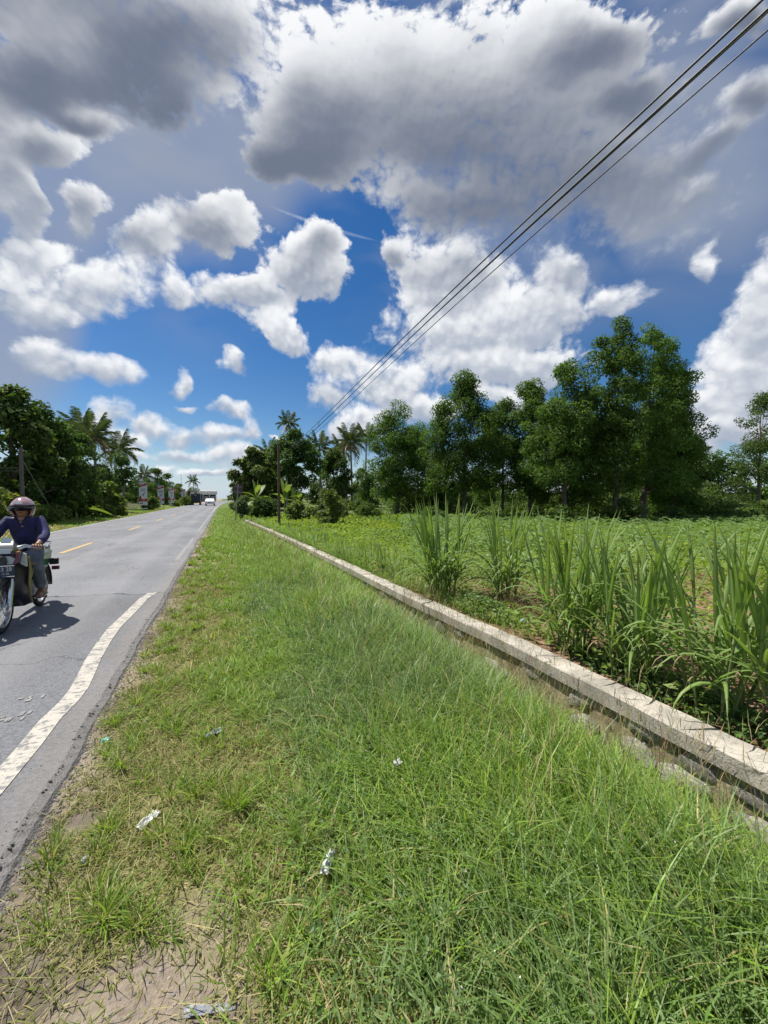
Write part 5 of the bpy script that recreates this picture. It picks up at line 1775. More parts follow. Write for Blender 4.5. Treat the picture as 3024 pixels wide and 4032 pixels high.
# ------------------------------------------------------------------ roadside banners
M['ban_white'] = mat('banner white', (.62, .63, .66), .6)
M['ban_red'] = mat('banner red', (.34, .03, .04), .6)
M['ban_grey'] = mat('banner grey print', (.22, .24, .28), .6)
M['ban_dark'] = mat('banner dark print', (.04, .04, .05), .6)
M['ban_skin'] = mat('banner orange print', (.45, .22, .08), .6)
M['wood'] = mat('weathered wood', (.20, .15, .10), .85, var=.35)
def banner(x, y, label, k, s_=1.0):
    e = empty('roadside_banner', (x, y, gz(x, y)), (0, 0, R(-12)))
    e.scale = (s_,) * 3
    tag(e, label, 'banner', 'banners along the left verge')
    w, z0, z1 = .82, .80, 3.32
    p = MB().box((0, 0, (z0 + z1) / 2), (w, .05, z1 - z0)).build('panel', M['ban_white'], e)
    def poly(name, pts, m, d=.004):
        MB().prism(pts, -.025 - d, -.0255, 'y').build(name, m, p)
    h = z1 - z0
    poly('red_header', [(-w / 2, z1 - .10), (w / 2, z1 - .10), (w / 2, z1 - .30), (-w / 2, z1 - .56)], M['ban_red'])
    for j, (a, b_) in enumerate(((.30, .07), (.22, .05))):
        poly('header_print', [(-w * .42, z1 - .19 - j * .12), (-w * .42 + a * 1.6, z1 - .19 - j * .12), (-w * .42 + a * 1.6, z1 - .19 - j * .12 + b_), (-w * .42, z1 - .19 - j * .12 + b_)], M['ban_white'], .008)
    for j, (zz, a0, a1, m_) in enumerate(((.66, -.22, .28, 'ban_grey'), (.82, -.30, .30, 'ban_dark'), (.92, -.2, .2, 'ban_grey'))):
        poly('print_line', [(a0, z1 - zz - .05), (a1, z1 - zz - .05), (a1, z1 - zz), (a0, z1 - zz)], M[m_])
    for j, (cx, cz) in enumerate(((.05, 1.28), (.18, 1.16), (.0, 1.42))):
        poly('picture', [(cx - .07, z1 - cz - .05), (cx + .05, z1 - cz - .06), (cx + .08, z1 - cz + .05), (cx - .03, z1 - cz + .07)], M['ban_dark' if j != 1 else 'ban_grey'])
    poly('figure', [(-w / 2, z1 - 2.05), (-.16, z1 - 2.05), (-.18, z1 - 1.62), (-.26, z1 - 1.42), (-.33, z1 - 1.5), (-w / 2, z1 - 1.75)], M['ban_red'], .009)
    poly('red_footer', [(-w / 2, z1 - 2.12), (w / 2, z1 - 2.12), (w / 2, z1 - 1.78), (-w / 2, z1 - 1.90)], M['ban_red'])
    poly('number_box', [(-.02, z1 - 2.06), (.20, z1 - 2.06), (.20, z1 - 1.86), (-.02, z1 - 1.86)], M['ban_skin' if k == 0 else 'ban_white'], .012)
    poly('footer_mark', [(-.34, z1 - 2.36), (-.02, z1 - 2.36), (-.06, z1 - 2.24), (-.34, z1 - 2.24)], M['ban_dark'])
    for sx in (-.3, .3):
        MB().tube([(sx, .05, -.2), (sx, .05, 2.9)], .025, 6).build('post', M['wood'], e)
    MB().box((0, .0, .42), (.86, .03, .08)).build('cross_board', M['ban_white'], e)
for k, (x, y, s_, lab) in enumerate((
        (-8.2, 49.7, 1.0, 'nearest and largest of five tall campaign banners, partly behind a bush'),
        (-8.0, 61.2, 1.0, 'second nearest tall white and red campaign banner'),
        (-8.0, 72.8, 1.0, 'middle one of five tall campaign banners, left of the orange sign'),
        (-7.75, 91.0, 1.05, 'fourth tall campaign banner, left of the dark truck'),
        (-7.25, 109.0, 1.1, 'farthest tall campaign banner, above the dark truck'))):
    banner(x, y, lab, k, s_)
os_ = empty('orange_sign', (-9.8, 96.0, 0))
tag(os_, 'small orange square sign on a post right of the middle banner', 'sign')
MB().tube([(0, 0, -.2), (0, 0, 3.0)], .05, 8).build('post', M['wood'], os_)
pn = MB().box((0, -.03, 3.2), (.72, .04, .72)).build('panel', mat('orange panel', (.55, .17, .04), .6), os_)
MB().lathe([(.12, 0), (.20, 0), (.20, .01), (.12, .01)], 12, M=Matrix.Translation((0, -.05, 3.2)) @ Matrix.Rotation(R(90), 4, 'X')).build('emblem', M['ban_white'], pn)

# ------------------------------------------------------------------ vehicles down the road
M['tyre'] = mat('tyre rubber', (.018, .018, .019), .8)
M['glass_dark'] = mat('dark window glass', (.02, .025, .03), .08, 0, .6)
M['car_white'] = mat('white car paint', (.72, .73, .74), .25, coat=.6)
M['navy'] = mat('navy truck body', (.012, .018, .035), .5, var=.3, scale=3)
M['tail_red'] = mat('red lamp glass', (.40, .02, .02), .2)
M['plate_white'] = mat('plate white', (.6, .6, .58), .5)
M['chrome'] = mat('chrome', (.75, .76, .78), .12, 1.0)
def wheel_mesh(r_, w_, name='wheel'):
    Mx = Matrix.Rotation(R(90), 4, 'Y')
    return MB().lathe([(r_ * .25, -w_ / 2), (r_ * .6, -w_ / 2), (r_ * .97, -w_ / 2), (r_, -w_ / 3), (r_, w_ / 3), (r_ * .97, w_ / 2), (r_ * .6, w_ / 2), (r_ * .25, w_ / 2)], 20, M=Mx, closed=True).mesh(name, True, 40)
def hub_mesh(r_, w_):
    Mx = Matrix.Rotation(R(90), 4, 'Y')
    return MB().lathe([(0, -w_ / 2 - .01), (r_ * .58, -w_ / 2 - .005), (r_ * .58, w_ / 2 + .005), (0, w_ / 2 + .01)], 16, M=Mx).mesh('rim', True, 40)
def add_wheels(e, xs, ys, r_, w_):
    wm, hm = wheel_mesh(r_, w_), hub_mesh(r_, w_)
    for yy in ys:
        for xx in xs:
            w0 = link('wheel', wm, M['tyre'], e, (xx, yy, r_))
            link('rim', hm, M['chrome'], w0)
# white car, seen from behind (it drives away along +Y)
car = empty('white_car', (-2.4, 83.4, .012), (0, 0, R(-1)))
tag(car, 'white car driving away in the right hand lane', 'car')
prof = [(-2.0, .32), (-2.08, .55), (-2.03, .86), (-1.72, .94), (-1.20, 1.36), (-.35, 1.44), (.45, 1.38), (1.15, .95), (1.95, .82), (2.08, .55), (2.0, .30)]
def car_body(prof, w, tum):
    mb = MB()
    n = len(prof)
    secs = [(-w / 2, 1), (-w / 2 + .08, 0), (w / 2 - .08, 0), (w / 2, 1)]
    V = []
    for sx, edge in secs:
        for (y, z) in prof:
            t = max(0, (z - .9)) / .55
            V.append((sx * (1 - tum * t), y * (.985 if edge else 1), z - (.03 if edge and z > .8 else 0)))
    F = []
    for s_ in range(3):
        for i in range(n - 1):
            F.append((s_ * n + i, s_ * n + i + 1, (s_ + 1) * n + i + 1, (s_ + 1) * n + i))
        F.append((s_ * n + n - 1, s_ * n, (s_ + 1) * n, (s_ + 1) * n + n - 1))
    F.append(tuple(range(n))); F.append(tuple(range(3 * n, 4 * n)))
    mb.add(V, F)
    return mb
car_body(prof, 1.66, .16).build('body', M['car_white'], car, True, 35)
MB().prism([(-.62, .0), (.62, .0), (.50, .36), (-.50, .36)], -.012, .012, 'y').build('rear_window', M['glass_dark'], car, loc=(0, -1.62, .985), rot=(R(-50), 0, 0))
for sx in (-1, 1):
    MB().prism([(-1.30, .98), (.95, .98), (.40, 1.31), (-.95, 1.31)], -.006, .006, 'x').build('side_window', M['glass_dark'], car, loc=(sx * .775, 0, 0), rot=(0, R(-13 * sx), 0))
    MB().box((sx * .62, -2.055, .76), (.26, .05, .17), bev=.01).build('tail_lamp', M['tail_red'], car)
    MB().box((sx * .92, .55, 1.0), (.16, .08, .11), bev=.015).build('mirror', M['car_white'], car)
MB().box((0, -2.085, .66), (.42, .015, .13)).build('number_plate', M['glass_dark'], car)
MB().box((0, -2.07, .42), (1.6, .10, .16), bev=.02).build('bumper', M['car_white'], car)
add_wheels(car, (-.74, .74), (-1.28, 1.30), .29, .19)
# dark truck
trk = empty('dark_truck', (-5.35, 92.0, .012), (0, 0, R(-1)))
tag(trk, 'dark navy box truck driving away in the left lane', 'truck')
MB().box((0, -.6, 1.42), (1.78, 2.9, 1.62), bev=.03).build('cargo_box', M['navy'], trk)
MB().box((0, -.6, 2.27), (1.86, 3.0, .08), bev=.02).build('box_roof', M['navy'], trk)
for sx in (-.45, .45):
    MB().box((sx, -2.065, 1.42), (.84, .02, 1.46), bev=.008).build('rear_door', M['navy'], trk)
MB().prism([(1.0, .5), (2.7, .5), (2.75, 1.05), (2.3, 1.15), (1.9, 1.85), (1.0, 1.9)], -.82, .82, 'x').build('cab', M['navy'], trk)
MB().box((0, -1.95, .52), (1.7, .16, .14), bev=.02).build('rear_bumper', M['tyre'], trk)
MB().box((0, -2.085, 2.05), (.26, .012, .10)).build('number_plate', M['plate_white'], trk)
for sx in (-1, 1):
    MB().box((sx * .72, -2.05, .66), (.22, .04, .10)).build('tail_lamp', M['tail_red'], trk)
add_wheels(trk, (-.74, .74), (-1.25, 1.75), .32, .22)

# ------------------------------------------------------------------ houses down the road
M['wall_white'] = mat('whitewash', (.80, .79, .75), .85, var=.2, scale=1.5)
M['wall_blue'] = mat('pale blue wall', (.42, .48, .52), .85, var=.15, scale=1.5)
M['roof_red'] = mat('red tin roof', (.26, .075, .05), .6, var=.3, scale=2)
M['roof_grey'] = mat('grey roof sheet', (.34, .34, .35), .6, var=.25, scale=2)
M['inner_shade'] = mat('painted interior shade', (.03, .028, .026), .9)  # near-black colour that paints the shade inside open fronts
sh_ = empty('shop_house', (-8.0, 181.0, 0), (0, 0, R(4)))
tag(sh_, 'long low shop house with a white fascia at the end of the road', 'building')
MB().box((0, 2.0, 1.5), (10.5, 4, 3.0)).build('wall', M['inner_shade'], sh_)  # solid box; its dark colour stands in for shade in the open shop
MB().box((.2, -.6, 3.80), (10.8, .3, 1.35)).build('fascia', M['wall_white'], sh_)
MB().box((0, .4, 3.12), (10.8, 3.0, .10)).build('awning', M['roof_grey'], sh_)
MB().prism([(-.4, 4.2), (2.2, 5.0), (5.0, 4.2)], -5.4, 5.4, 'x').build('roof', M['roof_grey'], sh_)
for x_ in (-5.0, -2.5, 0, 2.5, 5.0):
    MB().box((x_, -.7, 1.53), (.22, .22, 3.06)).build('post', M['wall_white'], sh_)
for x_ in (-3.7, 1.3, 3.8):
    MB().box((x_, -.02, 1.2), (1.7, .06, 2.2)).build('shutter', M['roof_grey'], sh_)
ks = empty('roadside_kiosk', (-12.4, 168.0, 0), (0, 0, R(6)))
tag(ks, 'small kiosk with a red roof left of the long shop house', 'building')
wk = MB().box((0, 1.2, 1.2), (4.6, 2.4, 2.4)).build('wall', M['wall_white'], ks)
MB().prism([(-1.0, 2.5), (1.2, 3.6), (3.6, 2.5)], -2.8, 2.8, 'x').build('roof', M['roof_red'], ks)
MB().box((.8, -.02, 1.3), (1.6, .05, 1.2)).build('opening_shade_panel', M['inner_shade'], ks)  # dark panel on the wall, painted as the shade of an opening
MB().box((-1.3, -.02, 1.0), (.9, .05, 2.0)).build('door', M['wood'], ks)
hs_ = empty('two_storey_house', (-19.5, 127.0, 0), (0, 0, R(-8)))
tag(hs_, 'pale two storey house with a gable showing above the trees', 'building')
MB().box((0, 3, 3.2), (7.0, 6, 6.4)).build('wall', M['wall_blue'], hs_)
MB().prism([(-4.0, 6.2), (0, 8.3), (4.0, 6.2)], -.6, 6.6, 'y').build('roof', M['roof_grey'], hs_)
MB().prism([(-2.9, 6.25), (0, 7.75), (2.9, 6.25)], -.63, -.61, 'y').build('gable', M['wall_white'], hs_)
for x_ in (-2.0, 0, 2.0):
    for z_ in (1.6, 4.9):
        wn = MB().box((x_, -.03, z_), (1.1, .06, 1.3)).build('window', M['wall_white'], hs_)
        MB().box((x_, -.07, z_), (.9, .03, 1.1)).build('pane', M['glass_dark'], wn)
ms_ = empty('antenna_mast', (-20.0, 225.0, 0))
tag(ms_, 'thin antenna mast far away above the trees', 'mast')
MB().tube([(0, 0, 0), (0, 0, 14.5)], [.14, .05], 6).build('mast', M['grey_steel'], ms_)
for z_ in (11.5, 13.2):
    MB().box((0, 0, z_), (1.3, .06, .06)).build('antenna', M['grey_steel'], ms_)
o = MB().box((0, 0, 1.0), (7.0, .2, 2.0)).build('dark_fence', mat('dark fence', (.05, .045, .05), .8, var=.3), None, loc=(-11.2, 98.0, 0), rot=(0, 0, R(75)))
tag(o, 'dark solid fence behind the roadside banners', 'fence')

# ------------------------------------------------------------------ litter
M['paper'] = mat('white wrapper', (.55, .555, .54), .6, var=.25, scale=40)
M['mint'] = mat('mint plastic', (.30, .62, .48), .4)
M['strip'] = mat('grey plastic strip', (.20, .215, .25), .5, var=.2)
M['sky_wrap'] = mat('blue white wrapper', (.42, .56, .70), .5, var=.4, scale=30)
def crumple(name, label, cat, x, y, l, w, h, m, seed, rz=0.0, lift=.02):
    r_ = np.random.default_rng(seed)
    nx_, ny_ = 9, 6
    u, v = np.meshgrid(np.linspace(-.5, .5, nx_), np.linspace(-.5, .5, ny_))
    X_ = u * l + r_.normal(0, l * .03, u.shape); Y_ = v * w * (1 - .5 * u * r_.uniform(-1, 1)) + r_.normal(0, w * .05, u.shape)
    Z_ = h * r_.random(u.shape) + h * .5 * np.cos(v * 3)
    V = np.stack([X_, Y_, Z_], -1).reshape(-1, 3)
    i2 = np.arange(nx_ * ny_).reshape(ny_, nx_)
    Q = np.stack([i2[:-1, :-1], i2[:-1, 1:], i2[1:, 1:], i2[1:, :-1]], -1).reshape(-1, 4)
    o = link(name, np_mesh(name, V, quads=Q), m, None, (x, y, gz(x, y) + lift), (0, 0, rz))
    o.modifiers.new('thickness', 'SOLIDIFY').thickness = .0015
    return tag(o, label, cat)
crumple('wrapper', 'crumpled white wrapper on the straw beside a grass tuft', 'litter', -.08, 2.60, .10, .03, .02, M['paper'], 1, R(25))
crumple('wrapper', 'torn white paper scrap lying flat on the trodden turf', 'litter', -.35, 2.05, .10, .045, .012, M['paper'], 2, R(50), .008)
crumple('wrapper', 'little white scrap caught in the lush grass', 'litter', .82, 1.78, .045, .03, .02, M['paper'], 3, R(10), .10)
crumple('wrapper', 'long white wrapper standing at the edge of the lush grass', 'litter', .36, 1.44, .095, .032, .02, M['paper'], 4, R(58), .05)
crumple('plastic_scrap', 'mint green plastic scrap by the asphalt edge', 'litter', -.70, 2.84, .045, .035, .02, M['mint'], 5, 0, .012)
crumple('plastic_strip', 'flat grey plastic strip lying on the bare soil', 'litter', -.06, 1.20, .14, .024, .003, M['strip'], 6, R(-18), .006)
crumple('wrapper', 'blue and white wrapper on the ground behind the coping', 'litter', 3.24, 3.50, .10, .06, .035, M['sky_wrap'], 7, R(20), .05)
crumple('wrapper', 'tiny white scrap left of the torn paper near the asphalt', 'litter', -.56, 1.92, .03, .018, .012, M['paper'], 8, R(80), .012)

# ------------------------------------------------------------------ motorcycle and rider
# local frame: forward is -Y, the side turned to the camera is +X
BIKE = (-2.30, 6.05, 0.022)
BROT = (0, 0, R(4.5))
M['bike_black'] = mat('black plastic', (.012, .012, .014), .35, coat=.3)
M['bike_dark'] = mat('dark bodywork', (.014, .013, .022), .42, coat=.15)
M['bike_white'] = mat('silver white bodywork', (.40, .43, .43), .3, coat=.5)
M['bike_cowl'] = mat('dark grey cowl', (.10, .105, .11), .22, coat=.8)
M['bike_green'] = mat('green bodywork', (.03, .13, .05), .3, coat=.5)
M['bike_maroon'] = mat('maroon bodywork', (.13, .02, .05), .3, coat=.5)
M['bike_gold'] = mat('dull gold frame', (.26, .21, .08), .45, .3)
M['bike_engine'] = mat('engine metal', (.12, .12, .12), .5, .7, var=.3)
M['lens'] = mat('headlamp lens', (.55, .60, .62), .08, .2)
M['amber'] = mat('amber lens', (.5, .2, .03), .2)
M['plate_black'] = mat('plate dark blue', (.02, .035, .07), .4)
M['silver'] = mat('polished alloy', (.6, .62, .64), .22, .9)
bike = empty('motorcycle', BIKE, BROT)
bike.scale = (.84, 1, 1)
tag(bike, 'small dark motorcycle ridden towards the camera at the left edge', 'motorcycle')
def spoked(name, y):
    Mx = Matrix.Rotation(R(90), 4, 'Y')
    mb = MB()
    mb.lathe([(.205, -.022), (.225, -.026), (.232, -.016), (.222, 0), (.232, .016), (.225, .026), (.205, .022)], 28, M=Mx, closed=True)
    mb.lathe([(0, -.05), (.05, -.045), (.055, 0), (.05, .045), (0, .05)], 14, M=Mx)
    for i in range(18):
        a = 2 * math.pi * i / 18
        s_ = .035 if i % 2 else -.035
        mb.tube([(s_, .045 * math.cos(a + .3), .045 * math.sin(a + .3)), (0, .212 * math.cos(a), .212 * math.sin(a))], .0035, 4)
    w0 = mb.build(name, M['silver'], bike, True, 40, loc=(0, y, .285))
    MB().lathe([(.232 + .026 * (1 + math.cos(a)), .033 * math.sin(a)) for a in np.linspace(0, 2 * math.pi, 12, endpoint=False)], 32, M=Mx, closed=True).build('tyre', M['tyre'], w0, True, 60)
    MB().lathe([(.05, .05), (.105, .052), (.105, .058), (.05, .058)], 20, M=Mx, closed=True).build('brake_disc', M['chrome'], w0)
    return w0
spoked('front_wheel', -.61)
spoked('rear_wheel', .61)
# front mudguard: arched shell over the wheel
def arch(r_, a0, a1, w, th, n=12):
    V = []; F = []
    for i in range(n + 1):
        a = R(a0 + (a1 - a0) * i / n)
        for (dx, dr) in ((-w, -.03), (-w * .7, th * .5), (0, th), (w * .7, th * .5), (w, -.03)):
            V.append((dx, (r_ + dr) * math.cos(a), (r_ + dr) * math.sin(a)))
    for i in range(n):
        for j in range(4):
            F.append((i * 5 + j, i * 5 + j + 1, i * 5 + j + 6, i * 5 + j + 5))
    return V, F
V, F = arch(.31, 25, 165, .062, .03)
fm = MB().add(V, F)
fo = fm.build('front_mudguard', M['bike_dark'], bike, True, 60, loc=(0, -.61, .285))
fo.modifiers.new('thickness', 'SOLIDIFY').thickness = .004
V, F = arch(.322, 100, 160, .022, .03)
fo2 = MB().add(V, F).build('mudguard_stripe', M['bike_maroon'], fo, True, 60)
fo2.modifiers.new('thickness', 'SOLIDIFY').thickness = .004
V, F = arch(.33, -10, 120, .08, .03)
ro = MB().add(V, F).build('rear_mudguard', M['bike_black'], bike, True, 60, loc=(0, .61, .285))
ro.modifiers.new('thickness', 'SOLIDIFY').thickness = .005
for s_ in (-1, 1):
    MB().tube([(s_ * .085, -.62, .285), (s_ * .085, -.50, .62), (s_ * .085, -.40, .90)], [.026, .024, .02], 8).build('fork', M['silver'], bike, True)
# leg shield and nose
MB().add([(-.20, -.40, .42), (-.11, -.52, .44), (.11, -.52, .44), (.20, -.40, .42),
          (-.235, -.36, .64), (-.12, -.545, .66), (.12, -.545, .66), (.235, -.36, .64),
          (-.19, -.34, .86), (-.10, -.52, .88), (.10, -.52, .88), (.19, -.34, .86),
          (-.16, -.20, .22), (-.10, -.24, .20), (.10, -.24, .20), (.16, -.20, .22)],
         [(0, 1, 5, 4), (1, 2, 6, 5), (2, 3, 7, 6), (4, 5, 9, 8), (5, 6, 10, 9), (6, 7, 11, 10), (12, 13, 1, 0), (13, 14, 2, 1), (14, 15, 3, 2)]).build('leg_shield', M['bike_dark'], bike, True, 50).modifiers.new('thickness', 'SOLIDIFY').thickness = .012
MB().prism([(-.11, .745), (.11, .745), (.13, .80), (.08, .835), (-.08, .835), (-.13, .80)], -.566, -.535, 'y').build('nose_panel', M['bike_white'], bike)
for s_ in (-1, 1):
    MB().prism([(s_ * .12, .74), (s_ * .165, .76), (s_ * .19, .88), (s_ * .155, .86)], -.572, -.53, 'y').build('nose_flash', M['bike_maroon'], bike)
    MB().prism([(s_ * .16, .74), (s_ * .225, .70), (s_ * .22, .84), (s_ * .19, .86)], -.50, -.46, 'y').build('side_flash', M['bike_white'], bike)
    MB().tube([(s_ * .215, -.395, .80), (s_ * .225, -.39, .66), (s_ * .215, -.40, .50), (s_ * .18, -.28, .34), (s_ * .16, -.18, .22)], [.012, .016, .018, .018, .012], 6).build('gold_trim', M['bike_gold'], bike, True)
    MB().tube([(s_ * .215, -.39, .52), (s_ * .20, -.25, .60), (s_ * .17, -.12, .66)], [.014, .014, .010], 6).build('frame_tube', M['bike_gold'], bike, True)
MB().lathe([(0, -.02), (.055, -.02), (.062, 0), (.05, .012), (.015, .004), (0, .004)], 20, M=Matrix.Translation((.0, -.578, .785)) @ Matrix.Rotation(R(90), 4, 'X')).build('horn', M['bike_black'], bike, True, 40)
# number plate
pl = MB().box((0, -.592, .676), (.27, .008, .108), bev=.003).build('number_plate', M['plate_black'], bike)
for z_ in (.735, .617):
    MB().box((0, -.597, z_), (.275, .014, .010)).build('plate_rail', M['chrome'], pl)
def text(s_, size, loc, parent, m):
    cu = bpy.data.curves.new('plate_number', 'FONT')
    cu.body = s_
    cu.size = size
    cu.align_x = 'CENTER'
    cu.extrude = .0008
    cu.materials.append(m)
    tmp = bpy.data.objects.new('plate_number', cu)
    COL.objects.link(tmp)
    me = bpy.data.meshes.new_from_object(tmp.evaluated_get(bpy.context.evaluated_depsgraph_get()))
    bpy.data.objects.remove(tmp, do_unlink=True)
    o = bpy.data.objects.new('plate_number', me)
    COL.objects.link(o)
    o.location = loc
    o.rotation_euler = (R(90), 0, 0)
    o.parent = parent
    return o
text('BE 33 28', .062, (0, -.5975, .676), pl, M['plate_white'])
text('12-28', .032, (.045, -.5975, .637), pl, M['plate_white'])
# headlamp unit on the handlebar
hd = MB().add([(-.135, -.40, .895), (.135, -.40, .895), (.165, -.36, .97), (-.165, -.36, .97),
               (-.105, -.53, .905), (.105, -.53, .905), (.125, -.50, 1.0), (-.125, -.50, 1.0),
               (-.07, -.40, 1.075), (.07, -.40, 1.075), (-.09, -.30, 1.03), (.09, -.30, 1.03)],
              [(0, 1, 5, 4), (1, 2, 6, 5), (3, 0, 4, 7), (4, 5, 6, 7), (7, 6, 9, 8), (6, 2, 9), (3, 7, 8), (8, 9, 11, 10), (2, 11, 9), (3, 8, 10), (0, 3, 10), (1, 11, 2), (0, 10, 11, 1)]).build('headlamp_cowl', M['bike_cowl'], bike, True, 50, loc=(0, 0, .205), scale=(.80, 1, .72))
MB().prism([(-.098, .912), (.098, .912), (.112, .982), (-.112, .982)], -.537, -.515, 'y').build('headlamp', M['lens'], hd)
MB().add([(-.07, -.43, 1.06), (.07, -.43, 1.06), (.055, -.40, 1.15), (-.055, -.40, 1.15)], [(0, 1, 2, 3)]).build('windscreen', M['lens'], hd).modifiers.new('thickness', 'SOLIDIFY').thickness = .004
for s_ in (-1, 1):
    MB().tube([(s_ * .10, -.40, .90), (s_ * .18, -.385, .925), (s_ * .25, -.345, .905)], [.03, .022, .014], 8).build('handlebar', M['silver'], bike, True)
    MB().tube([(s_ * .225, -.36, .905), (s_ * .345, -.29, .885)], .0175, 10).build('grip', M['bike_black'], bike, True)
    MB().tube([(s_ * .19, -.40, .91), (s_ * .26, -.405, .905), (s_ * .335, -.355, .885)], .006, 5).build('brake_lever', M['silver'], bike, True)
    MB().blob((s_ * .35, -.288, .884), (.012, .012, .02), 3, 0, 1).build('bar_end', M['chrome'], bike, True)
    MB().box((s_ * .150, -.50, .865), (.04, .04, .035), bev=.01).build('indicator', M['amber'], bike)
    MB().box((s_ * .19, .64, .60), (.12, .05, .085), bev=.008).build('rear_indicator', M['bike_black'], bike)
    MB().box((s_ * .19, .70, .50), (.10, .04, .05), bev=.006).build('rear_reflector', M['bike_maroon'], bike)
    MB().tube([(s_ * .05, .03, .245), (s_ * .27, .03, .238)], .014, 8).build('foot_peg', M['bike_black'], bike, True)
    MB().add([(s_ * .10, -.02, .56), (s_ * .135, .02, .74), (s_ * .15, .50, .78), (s_ * .12, .80, .74), (s_ * .13, .70, .62), (s_ * .15, .25, .46)], [(0, 1, 2, 3, 4, 5)]).build('side_panel', M['bike_green'], bike).modifiers.new('thickness', 'SOLIDIFY').thickness = .03
MB().add([(-.10, .02, .72), (.10, .02, .72), (-.13, .30, .77), (.13, .30, .77), (-.125, .72, .80), (.125, .72, .80), (-.08, .86, .80), (.08, .86, .80),
          (-.09, .02, .64), (.09, .02, .64), (-.12, .30, .68), (.12, .30, .68), (-.11, .72, .70), (.11, .72, .70), (-.07, .86, .74), (.07, .86, .74)],
         [(0, 1, 3, 2), (2, 3, 5, 4), (4, 5, 7, 6), (8, 10, 11, 9), (10, 12, 13, 11), (12, 14, 15, 13), (0, 2, 10, 8), (2, 4, 12, 10), (4, 6, 14, 12), (1, 9, 11, 3), (3, 11, 13, 5), (5, 13, 15, 7), (0, 8, 9, 1), (6, 7, 15, 14)]).build('seat', M['bike_black'], bike, True, 60)
eng = MB().box((0, -.02, .36), (.22, .34, .22), bev=.03)
eng.tube([(0, -.12, .38), (0, -.30, .42)], [.075, .065], 12)
for i in range(5):
    eng.tube([(0, -.15 - .03 * i, .385 + .006 * i), (0, -.157 - .03 * i, .387 + .006 * i)], .09, 12)
eng.build('engine', M['bike_engine'], bike, True, 40)
MB().tube([(0, -.40, .80), (0, -.20, .55), (0, .10, .52), (0, .62, .62)], [.035, .04, .05, .03], 8).build('frame', M['bike_black'], bike, True)
MB().tube([(-.10, -.20, .24), (-.14, .10, .22), (-.16, .40, .30), (-.17, .80, .36)], [.02, .022, .045, .045], 10).build('exhaust', M['chrome'], bike, True)
MB().box((.09, .33, .31), (.03, .62, .07), bev=.01).build('chain_case', M['bike_black'], bike)
MB().tube([(.07, -.58, .30), (.11, -.45, .50), (.09, -.38, .85)], .007, 5).build('brake_cable', M['bike_black'], bike, True)
MB().box((0, .87, .70), (.16, .06, .09), bev=.015).build('tail_lamp', M['tail_red'], bike)
MB().tube([(-.11, .60, .80), (-.10, .84, .86), (.10, .84, .86), (.11, .60, .80)], .012, 6).build('grab_rail', M['silver'], bike, True)

# rider
M['skin'] = mat('skin', (.30, .155, .09), .5, var=.12)
M['shirt'] = mat('navy shirt', (.026, .025, .105), .85, var=.5, scale=9, bump=1.0, bscale=9)
M['jeans'] = mat('washed denim', (.12, .145, .17), .85, var=.5, scale=7, bump=.7, bscale=14)
M['helmet'] = mat('pink and white helmet', (.50, .28, .30), .22, var=.5, scale=7, coat=.7)
M['helmet_dark'] = mat('dark visor', (.012, .012, .015), .12)
M['hair'] = mat('black hair', (.01, .009, .008), .6)
def skin_mesh(name, verts, edges, radii, root=0, sub=2):
    me = bpy.data.meshes.new(name)
    me.from_pydata(verts, edges, [])
    ob = bpy.data.objects.new(name, me)
    COL.objects.link(ob)
    ob.modifiers.new('skin', 'SKIN')
    sl = me.skin_vertices[0].data
    for i, r_ in enumerate(radii):
        sl[i].radius = r_ if isinstance(r_, tuple) else (r_, r_)
        sl[i].use_root = (i == root)
    ss_ = ob.modifiers.new('sub', 'SUBSURF')
    ss_.levels = ss_.render_levels = sub
    dg = bpy.context.evaluated_depsgraph_get()
    out = bpy.data.meshes.new_from_object(ob.evaluated_get(dg))
    out.name = name
    bpy.data.objects.remove(ob, do_unlink=True)
    out.polygons.foreach_set('use_smooth', np.ones(len(out.polygons), dtype=bool))
    out.materials.clear()
    return out
rider = empty('person', BIKE, BROT)
rider.scale = (.84, 1, 1)
tag(rider, 'person in a navy shirt, torn jeans and pink helmet riding the motorcycle', 'person')
J = dict(pelvis=(0, .26, .84), waist=(0, .22, .98), chest=(0, .15, 1.13), neck=(0, .12, 1.25), head=(0, .10, 1.36), crown=(0, .105, 1.44))
for s_, n_ in ((1, 'l'), (-1, 'r')):
    J['sh' + n_] = (s_ * .185, .13, 1.19); J['el' + n_] = (s_ * .285, .0, 1.02); J['wr' + n_] = (s_ * .285, -.25, .945); J['ha' + n_] = (s_ * .285, -.315, .915)
    J['hi' + n_] = (s_ * .095, .24, .82); J['kn' + n_] = (s_ * .195, -.14, .735); J['an' + n_] = (s_ * .205, .05, .33); J['he' + n_] = (s_ * .205, .085, .29); J['to' + n_] = (s_ * .225, -.10, .275)
def chain(names, rad):
    idx = {n_: i for i, n_ in enumerate(names)}
    return [J[n_] for n_ in names], idx
bn = ['pelvis', 'waist', 'chest', 'neck', 'head', 'crown', 'shl', 'ell', 'wrl', 'hal', 'shr', 'elr', 'wrr', 'har', 'hil', 'knl', 'anl', 'tol', 'hir', 'knr', 'anr', 'tor']
br = [.110, .11, .115, .052, .088, .07, .058, .042, .030, .034, .058, .042, .030, .034, .082, .058, .040, .030, .082, .058, .040, .030]
ix = {n_: i for i, n_ in enumerate(bn)}
